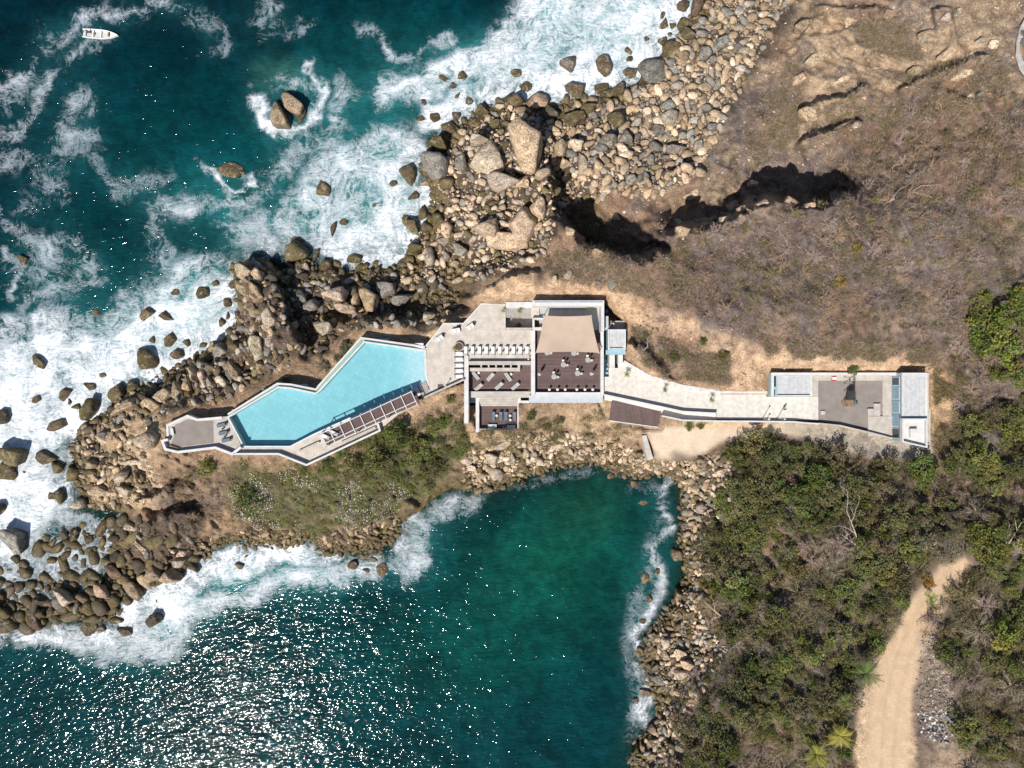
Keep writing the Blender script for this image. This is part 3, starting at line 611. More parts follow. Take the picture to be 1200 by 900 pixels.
# rocks standing in the water
N = 'rocks awash in the surf'
for a in [
 (331,139,13,22,-25,'tan','a',None,3.6,'larger tan slab of the split rock islet off the headland'),(343,122,18,10,35,'tan','a',None,3.2,'dark cleft upper slab of the split rock islet off the headland'),(354,135,7,11,20,'brown','a',None,1.4,'brown end piece of the split rock islet, towards the shore'),
 (268,201,18,11,5,'tan','a',None,1.4,'flat grey tan rock ringed by foam between the boat and the shore'),(284,202,5,4,0,'brown','r',None,.7,'small brown rock touching the flat rock ringed by foam'),
 (378,221,11,11,10,'brown','a',None,1.3,'half sunken brown rock in the turquoise surf of the bay'),
 (541,89,7,6,20,'olive','r',None,1.1,'olive topped rock at the outer edge of the striped surf rocks'),(532,101,5,5,0,'brown','r',None,.9,'small round brown rock beside a striped ledge in the surf'),
 (521,93,9,5,50,'brown','a',None,.5,'low striped purple brown ledge washed over by surf'),
 (668,77,13,12,20,'slate','a',None,2.1,'dark grey angular rock alone in white surf off the pebble beach'),(706,77,9,14,-20,'brown','a',None,2.0,'reddish brown ridged rock standing in white surf off the pebble beach'),
 (736,60,4,6,-30,'slate','r',None,.9,'small dark upright rock in the surf above a brown one'),(738,70,5,4,0,'brown','r',None,.8,'small brown round rock in the surf below a dark one'),
 (739,87,9,6,-15,'brown','a',None,1.2,'broad brown rock in foam just before the big grey boulder'),
 (171,421,15,14,0,'olive','r',None,3.0,'largest olive brown boulder in the white surf west of the cliffs'),
 (174,367,7,11,30,'tan','a',None,1.7,'cracked tan double rock in the outer surf'),(195,371,11,6,25,'dark','a',None,1.3,'dark slab rock beside the cracked tan rock in the outer surf'),
 (201,397,11,8,-30,'brown','a',None,1.3,'triangular brown rock in the surf above the olive boulder'),(180,399,5,6,0,'brown','a',None,1.0,'small pointed brown rock left of the triangular one in the surf'),
 (211,415,9,7,15,'brown','r',None,1.4,'round brown rock close right of the largest olive surf boulder'),(220,402,6,5,0,'brown','r',None,1.0,None),
 (236,343,9,9,50,'dark','a',None,1.8,'dark pointed rock in foam left of the layered cliff'),(253,332,5,4,0,'dark','r',None,1.0,None),(266,355,7,6,0,'dark','r',None,1.3,None),(260,378,5,6,0,'dark','r',None,1.1,None),(268,371,3,6,10,'brown','r',None,.9,None),(278,368,4,4,0,'brown','r',None,.8,None),(239,404,6,5,0,'olive','r',None,1.1,None),
 (46,423,11,6,40,'brown','a',None,1.5,'brown wedge rock alone in the churning foam at the left'),
 (114,366,8,5,-30,'dark','r',-.5,.8,None),(207,343,6,5,0,'dark','r',-.45,.7,None),(29,305,7,6,0,'olive','a',-.3,.8,'low rock barely breaking the water inside a foam curl at the far left'),
 (120,440,6,3,-10,'dark','r',-.2,.7,None),(78,460,7,11,15,'brown','a',None,1.3,'upright brown rock in surf with a small one at its foot'),(83,471,3,5,0,'brown','r',None,.8,None),(45,467,8,5,-15,'brown','a',None,1.0,'flat brown rock in wide white foam above the pair of dark rocks'),
 (92,477,8,5,0,'brown','a',None,1.0,None),(110,477,9,17,15,'olive','r',None,2.8,'tall narrow olive boulder leaning against the surf shore'),(107,453,10,5,20,'dark','a',None,1.0,None),
 (5,490,10,11,0,'dark','r',None,2.0,'dark boulder cut by the left edge of the view'),(18,534,18,13,-10,'olive','a',None,3.0,'broad dark boulder of the pair far out at the left'),(8,551,14,12,20,'olive','r',None,2.4,'lower rounded boulder of the pair far out at the left'),
 (56,535,13,11,30,'brown','a',None,1.5,'flat purple brown rock in foam facing the boulder shore'),(70,547,9,10,-20,'olive','r',None,1.8,'olive boulder next to the flat purple brown rock'),(70,497,16,7,-12,'brown','a',None,1.4,'long low brown ledge reaching into the surf'),
 (29,553,3,4,0,'dark','r',None,.6,None),(2,595,8,9,0,'dark','r',None,2.2,None),(72,581,9,10,0,'olive','r',None,1.9,'round dark boulder with a wet ring by the inlet'),(97,590,10,8,0,'pale','r',None,2.2,'pale topped boulder above the narrow inlet'),
 (21,632,14,18,-15,'slate','a',None,2.8,'big dark boulder with a pale grey flat top in the western inlet'),(60,581,6,6,0,'dark','a',-.3,.8,None),(75,626,6,7,0,'dark','r',None,1.2,None),(88,628,6,9,0,'dark','r',None,1.3,None),(105,632,8,6,0,'dark','r',None,1.2,None),(55,630,6,7,0,'brown','r',-.2,.8,None),
 (185,724,10,9,10,'dark','r',None,2.2,'dark square boulder alone in the surf south of the headland'),(148,740,12,6,18,'brown','a',None,1.3,'purple brown flat rock off the tip of the south reef'),(103,734,12,11,40,'brown','a',None,1.5,'ridged purple brown rock at the foot of the south reef'),(120,736,6,5,0,'brown','r',None,1.0,None),(184,704,2,3,0,'dark','r',None,.5,None),(135,727,11,5,0,'dark','r',None,1.2,None),
 (58,771,10,9,0,'olive','r',-1.5,1.1,None),(84,757,10,6,0,'olive','r',-1.4,1.0,None),
 (386,648,8,6,15,'olive','r',None,1.5,'lone brown boulder below the flowering shrubs at the surf'),(413,662,7,6,-30,'olive','a',None,1.2,'outermost dark rock below the flowering shrubs'),(430,668,6,3,0,'tan','r',None,.7,None),(446,668,8,9,20,'tan','a',-.2,.9,None),
 (282,663,6,4,0,'brown','a',None,.8,None),(288,652,4,2,-30,'brown','a',None,.6,None),
 (346,296,18,14,10,'olive','r',None,3.6,'largest olive boulder at the water edge of the shaded gully'),(350,282,10,5,0,'brown','r',None,1.0,'low brown rock awash in front of the largest olive gully boulder'),(372,298,4,9,15,'brown','a',None,1.3,'narrow upright brown rock in blue shaded surf'),
 (417,303,11,8,10,'olive','r',None,2.0,'olive boulder with a flat top in the middle of the gully mouth'),(385,310,9,8,0,'olive','r',None,1.8,None),(391,268,4,10,10,'brown','a',-.1,1.0,'thin purple rock awash in the middle of the bay surf'),(402,261,7,5,0,'brown','a',-.25,.7,None),
 (484,266,8,11,-30,'olive','a',None,2.0,'moss topped rock at the surf edge of the bay'),(475,256,7,6,0,'brown','a',None,1.0,None),(495,251,7,10,10,'olive','r',None,2.0,None),(489,290,11,8,-15,'olive','r',None,2.0,'smooth brown boulder at the back of the bay'),
 (480,205,11,13,-25,'olive','r',None,2.2,'olive boulder in foam beside the great grey boulder'),(487,230,10,6,-20,'brown','a',None,1.2,None),(462,215,6,4,0,'brown','r',-.1,.7,None),(439,241,4,3,0,'brown','a',None,.5,None),
 (508,138,8,7,35,'brown','a',None,1.1,None),(493,139,6,4,0,'brown','r',None,.7,None),(496,120,4,4,0,'brown','r',-.1,.6,None),(536,112,5,3,-40,'slate','a',None,.7,None),(551,119,6,6,0,'brown','r',None,1.0,None),(535,137,7,6,0,'brown','r',None,1.1,None),(519,91,3,3,0,'brown','r',-.1,.4,None),
 (604,86,7,5,0,'brown','a',None,1.0,None),(598,117,6,8,0,'dark','r',None,1.4,None),(615,103,9,7,0,'brown','a',None,1.2,None),(675,107,13,9,-10,'brown','a',None,1.6,'brown fractured rock at the beach edge in foam'),(703,104,11,7,-20,'brown','a',None,1.5,None),(757,46,4,4,0,'brown','r',None,.7,None),
 (778,29,6,9,30,'brown','a',None,1.3,None),(788,31,5,4,0,'brown','r',None,.9,None),(785,40,4,4,0,'brown','r',None,.8,None),(776,18,3,5,30,'brown','a',None,.8,None),(777,49,7,6,0,'brown','a',None,1.1,None),
 (800,9,8,8,20,'brown','r',None,1.8,'smooth reddish boulder at the top of the pebble beach surf'),(816,10,8,13,20,'brown','a',None,2.0,'tall reddish slab at the top of the pebble beach surf'),
 (742,567,6,5,0,'tan','r',None,1.0,'round tan rock showing above the calm cove water'),(715,557,6,5,0,'olive','r',None,.9,None),(613,565,4,8,10,'olive','a',None,1.0,None),(636,559,4,7,0,'tan','r',-.5,.7,None),(745,586,6,4,0,'olive','r',-.7,.7,None),(756,588,9,4,0,'olive','r',-.6,.6,None),(746,633,8,6,0,'olive','r',-1.2,.8,None),(695,575,10,6,0,'tan','r',-1.2,.8,None),(730,645,6,6,0,'tan','r',-1.2,.8,None),
 (792,650,10,8,10,'pale','r',None,2.2,'big smooth pale boulder at the middle of the east cove shore'),(755,677,6,8,0,'pink','r',-.3,.9,None),(762,702,4,6,0,'tan','r',-.2,.8,None),(762,738,4,9,10,'olive','a',None,1.0,None),(753,727,6,6,0,'olive','r',None,.8,None),(755,811,8,5,10,'pink','a',-.1,.8,None),(745,820,5,4,0,'pink','r',-.2,.7,None),(770,670,4,4,0,'tan','r',-.2,.7,None),
]:
    px, py, rx, ry, an, to, ki, z, hh_, lb = a
    if lb: rock(px, py, rx, ry, an, to, ki, z, hh_, .3, lb)
    else: rock(px, py, rx, ry, an, to, ki, z, hh_, .3, 'small dark or brown rock washed by the foam close to shore', N)
# landmark rocks ashore
for a in [
 (765,85,19,19,30,'slate','r',None,3.6,'biggest dark grey boulder on the pebble beach at the surf'),(788,60,14,12,10,'olive','r',None,2.6,'olive grey boulder just above the biggest beach boulder'),
 (800,29,11,8,-10,'olive','r',None,1.8,'olive boulder near the top of the beach beside the reddish slab'),(808,41,12,9,10,'olive','r',None,1.8,None),
 (849,48,13,8,-15,'slate','a',None,1.5,'flat slate grey block high on the pebble beach'),(873,59,8,7,0,'pale','r',None,1.4,'pale round boulder right of the flat slate block'),(828,62,10,10,0,'slate','r',None,1.5,None),
 (725,106,13,8,-20,'olive','a',None,1.9,'flat topped olive ledge rock at the beach waterline'),(628,122,16,11,-15,'tan','a',None,2.5,'tan topped boulder casting deep shade on the blue water'),(604,118,10,9,0,'olive','r',None,2.2,None),
 (671,140,17,11,-28,'olive','a',None,2.6,'long olive slab above the great pink block'),(689,127,10,10,0,'olive','a',None,2.2,None),(648,134,11,11,0,'dark','r',None,2.0,None),
 (714,166,12,12,20,'grey','a',None,2.3,'left half of the split grey boulder on the beach'),(735,163,12,11,-20,'grey','a',None,2.3,'right half of the split grey boulder on the beach'),(707,174,10,6,20,'slate','r',None,1.3,None),(724,140,13,10,0,'olive','r',None,2.3,'round olive boulder above the split grey boulder'),
 (785,139,11,11,20,'grey','r',None,2.1,'grey boulder with a rounded top in the middle of the beach'),(783,124,10,8,0,'slate','r',None,1.9,None),(770,153,11,8,10,'slate','r',None,1.7,None),(791,174,12,8,10,'grey','a',None,1.6,'flat pale grey boulder at the lower beach centre'),(771,173,12,6,20,'slate','r',None,1.3,None),(820,169,8,7,0,'grey','a',None,1.1,None),(795,100,9,8,0,'grey','r',None,1.5,None),(741,210,9,8,0,'grey','r',None,1.6,None),(803,140,5,8,0,'tan','r',None,1.2,None),(825,103,9,6,0,'tan','a',None,.9,None),
 (618,176,21,31,-4,'pink','a',None,5.5,'great pale pink upright block at the centre of the shore'),(572,186,24,22,35,'pale','a',None,4.5,'wide pale grey slab left of the great pink block'),(590,212,20,14,20,'pale','a',None,4.2,None),(560,165,14,7,-5,'pale','a',None,3.8,None),
 (615,262,24,20,-38,'pink','a',None,4.5,'leaning pink block with a long ridge, below the great pink block'),(575,270,20,15,10,'pink','a',None,3.6,'low pink rock face on the inland side of the shore blocks'),(592,282,28,12,6,'pink','a',None,3.0,None),(633,245,12,15,-15,'pink','a',None,4.2,None),
 (655,175,9,12,10,'pink','a',None,2.6,'pink broken boulder right of the great pink block'),(676,172,10,7,-10,'pale','a',None,2.3,None),(682,192,7,14,0,'pale','a',None,2.2,None),(700,196,7,10,-10,'tan','r',None,2.0,'warm tan egg shaped boulder in shade east of the pink blocks'),(662,192,9,8,0,'pink','a',None,2.1,None),(648,186,6,9,0,'tan','r',None,2.0,None),(616,215,11,9,0,'pink','a',None,3.0,None),(635,205,10,6,-20,'pink','a',None,3.0,None),
 (513,195,23,18,22,'slate','r',None,4.2,'great grey olive boulder at the bay corner of the shore'),(525,151,12,8,15,'olive','a',None,2.6,'olive flat boulder at the surf above the great grey boulder'),(516,170,8,10,-40,'olive','a',None,2.8,None),(505,172,6,9,0,'olive','r',None,2.0,None),(540,190,9,14,-35,'grey','a',None,3.0,None),(565,130,11,9,20,'olive','a',None,2.0,None),(582,146,10,7,0,'olive','a',None,2.2,None),(525,214,11,10,0,'olive','r',None,2.4,None),
 (525,268,9,11,-20,'pink','r',None,2.5,'smooth orange tan boulder at the back of the bay'),(521,283,10,6,10,'grey','a',None,1.6,None),(505,303,7,14,-10,'grey','r',None,2.2,'tall smooth grey boulder standing at the gully shade'),(540,294,10,7,15,'grey','a',None,1.7,None),(512,258,9,9,0,'olive','r',None,2.2,None),(499,267,9,8,0,'brown','r',None,2.2,None),(524,300,6,8,0,'grey','r',None,1.6,None),(535,310,8,6,30,'tan','a',None,1.6,None),
 (396,346,19,11,8,'pale','a',4.4,3.0,'long pale slab lying sunlit in the shaded gully'),(404,361,15,6,10,'pale','a',4.4,2.0,'thin pale slab under the long pale slab'),(381,384,14,10,15,'pale','a',4.4,2.6,'pale pointed boulder above the pool edge shade'),(418,352,5,9,0,'tan','r',4.0,2.2,None),(434,352,12,15,0,'tan','a',3.2,2.5,None),(450,338,14,11,-20,'slate','a',2.5,2.6,None),(471,350,14,9,0,'slate','a',2.5,2.4,None),(502,371,10,7,-15,'pale','a',None,2.2,'smooth pale boulder on the sandy ledge by the terrace wall'),
 (319,372,13,17,-25,'pale','a',6.4,3.4,'pale tall block on top of the cliff above the pool'),(322,400,9,22,8,'pale','a',6.4,3.0,'long pale upright slab between the two cliff blocks'),(301,405,10,17,-5,'pale','a',6.0,3.0,'broad pale slab at the west side of the cliff top'),(340,395,8,24,-8,'slate','a',4.5,3.0,None),(352,350,8,12,-40,'slate','a',2.2,2.2,None),(365,358,10,8,0,'slate','r',2.2,2.2,None),(298,384,8,9,0,'tan','a',3.6,2.6,None),(287,397,5,6,0,'grey','r',2.2,1.8,None),(263,413,14,12,0,'slate','r',1.4,2.6,'dark grey boulder in the cliff shade by the surf'),(252,405,6,8,0,'tan','a',1.2,2.4,None),(337,330,11,8,20,'olive','a',1.0,2.4,None),
 (286,318,14,10,30,'tan','a',3.2,3.0,'layered brown rock at the top corner of the west cliff'),(303,325,12,12,-30,'tan','a',3.8,3.0,None),(285,338,16,8,35,'tan','a',3.2,2.6,None),(303,345,15,9,40,'tan','a',4.4,2.6,None),(295,360,12,8,40,'tan','a',3.6,2.4,None),
 (239,440,5,16,-25,'pale','a',3.8,2.6,'narrow pale slab in the row of slabs above the west deck'),(229,438,5,14,-12,'pale','a',3.6,2.6,None),(250,450,6,14,-30,'pale','a',4.0,2.6,None),(222,452,7,12,-20,'tan','a',3.6,2.4,None),(260,447,6,10,-40,'pale','a',4.4,2.2,None),(291,444,7,4,0,'tan','a',5.2,1.2,None),
 (176,517,14,13,30,'pale','r',None,3.4,'smooth pale grey boulder against the west deck'),(139,460,11,11,0,'olive','r',None,2.6,'olive boulder at the shore of the west point'),(156,453,9,8,0,'olive','r',None,2.2,None),(122,508,6,6,0,'slate','a',None,1.8,None),(110,544,10,7,-5,'tan','r',None,1.9,'tan rounded boulder on the west point rubble'),(87,556,11,10,20,'olive','r',None,2.2,None),(150,475,22,7,-30,'tan','a',None,2.0,None),(190,465,14,8,-40,'tan','a',None,2.6,None),(200,450,10,7,-30,'dark','a',None,2.4,None),
 (142,560,12,7,-20,'pale','a',None,2.4,None),(150,575,10,8,0,'pale','a',None,2.2,None),(153,618,13,5,10,'pale','a',None,1.4,None),
 (212,657,9,8,0,'pale','a',None,2.4,'pale block at the head of the south surf inlet'),(200,675,13,12,30,'tan','a',None,2.8,'big tan pointed rock at the head of the south surf'),(217,648,8,8,20,'pink','a',None,2.2,None),(183,672,15,14,-35,'tan','a',None,2.8,'large tan rock with a round hollow at the south surf'),(170,680,7,12,-35,'tan','a',None,2.0,None),(228,663,7,9,-30,'dark','r',None,1.8,None),(203,646,5,3,0,'pale','a',None,1.2,None),
 (79,699,14,9,25,'pale','a',None,2.8,'smooth tan boulder in the middle of the south reef'),(40,727,14,9,40,'brown','a',None,1.8,None),(12,732,12,9,10,'dark','r',None,1.8,None),(48,704,11,9,0,'dark','a',None,1.8,None),(24,688,8,7,0,'dark','r',None,1.5,None),(62,656,8,6,0,'dark','r',None,1.4,None),(92,622,5,5,0,'dark','r',None,1.2,None),(20,655,7,6,0,'dark','r',None,1.1,None),(65,726,11,6,10,'dark','a',None,1.5,None),
 (577,537,9,8,0,'pale','a',None,2.0,'pale squarish boulder at the top of the west cove rocks'),(580,555,11,9,0,'pale','r',None,2.0,'largest rounded boulder of the west cove rocks'),(565,556,8,7,20,'tan','a',None,1.6,None),(574,573,8,7,0,'tan','r',None,1.5,None),(560,575,7,6,0,'tan','r',None,1.4,None),(590,570,4,6,0,'tan','r',None,1.2,None),(588,522,12,5,-25,'pale','a',None,1.4,None),(553,548,9,5,40,'pale','a',None,1.4,None),(545,540,10,6,0,'pale','a',None,1.4,None),
 (616,531,6,7,0,'pale','r',None,1.6,'grey oval boulder left in the row of three by the cove'),(625,535,6,8,20,'pale','r',None,1.6,'middle oval boulder in the row of three by the cove'),(632,541,6,6,0,'pale','r',None,1.4,'right boulder in the row of three by the cove'),(602,537,4,7,0,'pale','r',None,1.4,None),(630,523,4,5,0,'grey','r',None,1.1,None),
 (807,600,9,8,10,'grey','r',None,2.0,'grey boulder at the waterline of the upper east cove shore'),(821,593,9,7,-20,'grey','r',None,1.9,None),(818,606,6,5,0,'grey','r',None,1.5,None),(815,574,8,7,10,'tan','a',None,1.6,None),(808,563,7,5,0,'tan','r',None,1.5,None),(801,616,7,6,0,'grey','r',None,1.5,None),(845,551,8,5,-15,'pale','a',None,1.2,None),
 (795,697,9,9,0,'tan','a',None,2.0,None),(780,754,6,7,0,'pale','r',None,1.5,None),(781,768,6,8,-30,'pale','a',None,1.5,None),(796,765,8,7,20,'pink','a',None,1.5,None),(798,790,10,7,20,'pale','a',None,1.8,'pale slanted boulder on the lower east cove shore'),(770,796,11,6,10,'slate','a',None,1.6,'dark grey flat boulder at the lower east cove shore'),(805,778,10,6,10,'pink','a',None,1.5,None),(765,855,9,6,30,'pink','a',None,1.8,'tan tilted block near the bottom of the east cove shore'),(783,818,4,5,0,'olive','r',None,1.0,None),(745,878,6,9,30,'olive','a',None,1.8,None),(765,885,8,6,20,'tan','a',None,1.4,None),
 (1150,110,7,5,-20,'slate','a',None,1.0,'bluish grey block on the bare sandy slope at the right'),(1137,115,5,7,-40,'pale','a',None,.8,None),(651,326,4,5,0,'pale','r',None,1.1,'pale round boulder at the foot of the bank above the main house'),(666,323,5,8,20,'grey','r',None,1.2,None),(717,334,7,7,20,'grey','a',None,1.5,'grey block with a round stone on top behind the main house'),(721,331,3,4,0,'tan','r',12.8,1.6,None),(700,331,4,5,0,'slate','r',None,1.0,None),
 (1108,20,7,8,30,'pale','a',None,1.2,None),(1123,14,5,6,0,'pale','a',None,1.0,None),(1150,48,8,5,-10,'pale','a',None,1.0,None),(1163,52,6,6,0,'pale','a',None,1.0,None),(924,92,4,3,0,'pale','a',None,.7,None),
 (1003,148,8,5,-25,'pale','a',None,1.4,None),(950,135,16,9,-10,'tan','a',None,1.8,'pale rounded outcrop above the scrubby gully'),
 (345,418,10,16,-20,'slate','a',4.0,3.0,None),(330,430,9,14,-15,'tan','a',5.0,2.4,None),(308,430,8,12,-15,'tan','a',5.2,2.4,None),(275,432,8,16,-35,'tan','a',4.4,2.6,None),(212,460,9,16,-35,'tan','a',3.4,2.6,None),(180,478,9,20,-55,'tan','a',3.6,2.0,None),(160,500,8,22,-60,'tan','a',3.4,1.8,None),(130,520,7,20,-65,'tan','a',2.2,1.6,None),(120,575,8,14,-70,'tan','a',1.6,1.6,None),(160,545,8,20,-75,'pale','a',3.4,1.6,None),(185,565,6,16,-75,'pink','a',3.6,1.4,None),(190,617,7,22,-65,'tan','a',3.0,2.2,None),(168,640,6,16,-50,'pink','a',2.6,1.6,None),(190,648,5,16,-50,'tan','a',2.8,1.4,None),(155,690,8,16,-30,'tan','a',.8,1.8,None),(120,692,9,14,-50,'tan','a',1.0,2.0,None),(135,672,8,14,-60,'brown','a',1.0,1.6,None),
]:
    px, py, rx, ry, an, to, ki, z, hh_, lb = a
    nm = 'boulder' if ki == 'r' else 'rock_block'
    if lb: rock(px, py, rx, ry, an, to, ki, z, hh_, .3, lb, None, None, nm)
    else: rock(px, py, rx, ry, an, to, ki, z, hh_, .3, 'weathered boulder lying among the landmark rocks of the shore', 'weathered boulders of the shore', None, nm)
for i, (px, py, rx, ry, an) in enumerate([(945,32,15,8,-25),(1000,24,17,8,-10),(958,66,20,10,-25),(1018,62,17,8,-20),(938,92,12,7,-20),(988,94,15,7,-22),(1085,44,14,9,-10),(1112,62,16,8,-30),(1128,88,14,7,-30),(1072,84,12,6,-30),(945,150,17,9,-20),(984,150,13,6,-25),(1040,18,12,8,0),(858,242,17,8,-15),(895,240,13,7,-5),(820,262,13,6,-10),(812,228,12,6,-20),(790,262,9,5,-15),(800,272,10,6,0),(850,258,12,6,-20),(872,244,9,6,0),(925,236,12,7,10),(950,242,10,6,0),(735,304,9,6,10),(700,297,8,6,30),(668,272,8,6,50),(720,255,8,6,0),(700,235,7,5,20),(880,215,8,5,0),(930,60,8,6,0),(1150,70,12,7,-20)]):
    rock(px, py, rx, ry, an, 'pink' if i % 3 else 'tan', 'a', None, 1.7, .74, 'low pale bedrock outcrop poking out of the dry slope at the upper right', 'bedrock outcrops of the upper slope', None, 'rock_outcrop')
NHAND = len(ROCKS)
# boulder fields
FIELDS = [  # polygon, candidates, rmin, rmax, tones, label, group
 ([(830,-20),(950,-20),(915,20),(880,80),(845,150),(820,205),(760,235),(700,220),(640,160),(600,125),(660,118),(760,100)], 3400, 1.0, 6.5, ['tan','pale','tan','tan','grey','slate','tan','pink'], 'sun bleached stone in the pebble beach below the dry slope', 'stones of the pebble beach'),
 ([(480,185),(540,140),(600,110),(660,125),(700,160),(720,230),(660,240),(640,300),(560,330),(520,330),(470,325),(480,280),(505,240)], 2000, 1.3, 5.5, ['tan','pale','pink','olive','grey'], 'broken rock among the pink blocks of the middle shore', 'broken rocks of the middle shore'),
 ([(272,308),(345,300),(470,312),(520,330),(548,360),(520,378),(400,388),(380,420),(360,420),(310,440),(262,470),(215,475),(170,500),(120,500),(135,462),(205,430),(262,398)], 2300, 1.3, 5.5, ['slate','dark','olive','grey','dark','tan'], 'rock in the shaded boulder jumble below the pool cliff', 'rocks below the pool cliff'),  # dark tones: wet rock, and the gully's shadow put into the colour
 ([(135,462),(180,480),(170,540),(190,560),(175,590),(110,600),(84,560),(80,535),(100,495)], 900, 1.3, 5.0, ['tan','olive','tan','pale','dark'], 'brown rock in the rubble of the west point', 'rocks of the west point'),
 ([(-40,640),(60,610),(140,608),(215,615),(235,650),(205,680),(160,683),(142,728),(20,742),(-40,745)], 760, 1.3, 9.5, ['dark','olive','olive','dark','brown','slate','dark'], 'wet dark rock of the tidal reef at the southwest', 'rocks of the southwest reef'),
 ([(228,655),(240,630),(300,620),(380,625),(470,605),(468,625),(440,655),(360,660),(300,645),(250,655)], 1300, 1.2, 4.2, ['tan','olive','tan','brown'], 'brown rock in the strip under the flowering shrubs', 'rocks under the flowering shrubs'),
 ([(540,575),(545,530),(600,512),(650,505),(720,515),(770,540),(830,540),(800,570),(760,565),(700,560),(650,560),(600,572)], 2600, 1.0, 4.2, ['tan','pale','tan','pink','olive'], 'stone on the rocky north shore of the cove', 'stones of the north cove shore'),
 ([(800,540),(860,530),(855,590),(830,620),(825,680),(820,720),(850,760),(845,780),(810,830),(790,910),(735,910),(745,860),(745,760),(790,700),(795,600),(785,560)], 2600, 1.1, 4.4, ['tan','pale','grey','pink','olive','slate'], 'stone on the rocky east shore of the cove', 'stones of the east cove shore'),
]
PAVE = [FOOT[0], SLAB]
def in1(px, py, poly): return bool(inpoly(np.array([px]), np.array([py]), poly)[0])
RG = {}
def rgkey(x, y): return (int(x//14), int(y//14))
def radd(x, y, r): RG.setdefault(rgkey(x, y), []).append((x, y, r))
def rfree(x, y, r, k=.63):
    a, b = rgkey(x, y)
    for i in (-2, -1, 0, 1, 2):
        for j in (-2, -1, 0, 1, 2):
            for (u, v, q) in RG.get((a+i, b+j), ()):
                if (u-x)**2+(v-y)**2 < ((r+q)*k)**2: return False
    return True
for (x, y, r, q) in ROCKS: radd(x, y, (r+q)/2*.9)
SCAT = []
rs = random.Random(11)
for fi, (poly, n, r0, r1, tones, lb, gp) in enumerate(FIELDS):
    bx0, bx1 = min(p[0] for p in poly), max(p[0] for p in poly); by0, by1 = min(p[1] for p in poly), max(p[1] for p in poly)
    n = int(n*2.3)
    cx = np.array([rs.uniform(bx0, bx1) for _ in range(n*3)]); cy = np.array([rs.uniform(by0, by1) for _ in range(n*3)])
    ok = inpoly(cx, cy, poly) & ~inpoly(cx, cy, FOOT[0]) & ~inpoly(cx, cy, SLAB) & (sdf(cx, cy, COAST) < 3)
    pts = list(zip(cx[ok], cy[ok]))[:n]
    rad = sorted([r0+(r1-r0)*(rs.random()**4.2) for _ in pts], reverse=True)
    for (x, y), r in zip(pts, rad):
        if rfree(x, y, r): radd(x, y, r); SCAT.append((r, x, y, fi, rs.choice(tones)))
SCAT.sort(reverse=True)
NIND = 299-NHAND
NIND = max(NIND, 0)
for r, x, y, fi, to in SCAT[:NIND]:
    rock(x, y, r*rs.uniform(.95, 1.3), r*rs.uniform(.75, 1.0), rs.uniform(0, 180), to, rs.choice('raa'), None, None, .28, FIELDS[fi][5], FIELDS[fi][6])
def loose(name, items, label, group=None, size=(.5, .8), mat=M_LOOSE, deep=False):
    protos = [rock_verts(1 if k < 4 else 2, 300+k, 6, 40, .02, .8) for k in range(8)]
    V = []; F = []; C = []; nb_ = 0
    for (r, x, y, to) in items:
        k = rs.randrange(4) if r < 2.0 else 4+rs.randrange(4)
        v, f = protos[k]; z = min(hz(x, y), -.45) if deep else max(hz(x, y), -.3); u = U(z)
        a = rs.uniform(0, 6.28); ca, sa = math.cos(a), math.sin(a)
        sx, sy, sz = r*u*rs.uniform(.95, 1.65), r*u*rs.uniform(.62, 1.0), r*u*rs.uniform(*size)
        q = v*np.array([sx, sy, sz]); t = rs.uniform(-.35, .35); ct_, st_ = math.cos(t), math.sin(t)
        q = np.stack([q[:, 0]*ct_-q[:, 2]*st_, q[:, 1], q[:, 0]*st_+q[:, 2]*ct_], 1)
        w = W(x, y, z+sz*.35)
        V.append(np.stack([q[:, 0]*ca-q[:, 1]*sa+w[0], q[:, 0]*sa+q[:, 1]*ca+w[1], q[:, 2]+w[2]], 1)); F.append(f+nb_); nb_ += len(v)
        j = rs.uniform(.6, 1.25); C.append(np.tile(np.array(TONE[to] if isinstance(to, str) else to)*j, (len(v), 1)))
    me = np_mesh(name, np.vstack(V), tris=np.vstack(F)); vcol(me, 'Col', np.vstack(C))
    o = mesh_obj(name, me, mat); tag(o, label, None, None, 'stuff'); return o
loose('shore_rubble', [(r, x, y, t) for r, x, y, fi, t in SCAT[NIND:]], 'small stones filling the shore between the boulders')
SUB = []
for _ in range(900):
    t_ = rs.random(); ln = [(470,640),(500,610),(560,592),(620,578),(680,562),(740,575),(780,600),(770,650),(770,700),(740,750),(735,800),(740,860),(725,910)]
    k_ = rs.randrange(len(ln)-1); f_ = rs.random(); x = ln[k_][0]+(ln[k_+1][0]-ln[k_][0])*f_+rs.gauss(0, 13); y = ln[k_][1]+(ln[k_+1][1]-ln[k_][1])*f_+rs.gauss(0, 13)
    if coastd(x, y) > 1: SUB.append((1.2+3.2*rs.random()**3, x, y, rs.choice(['tan', 'olive', 'brown'])))
loose('submerged_rocks', SUB, 'rocks lying under the shallow edge of the cove', deep=True)
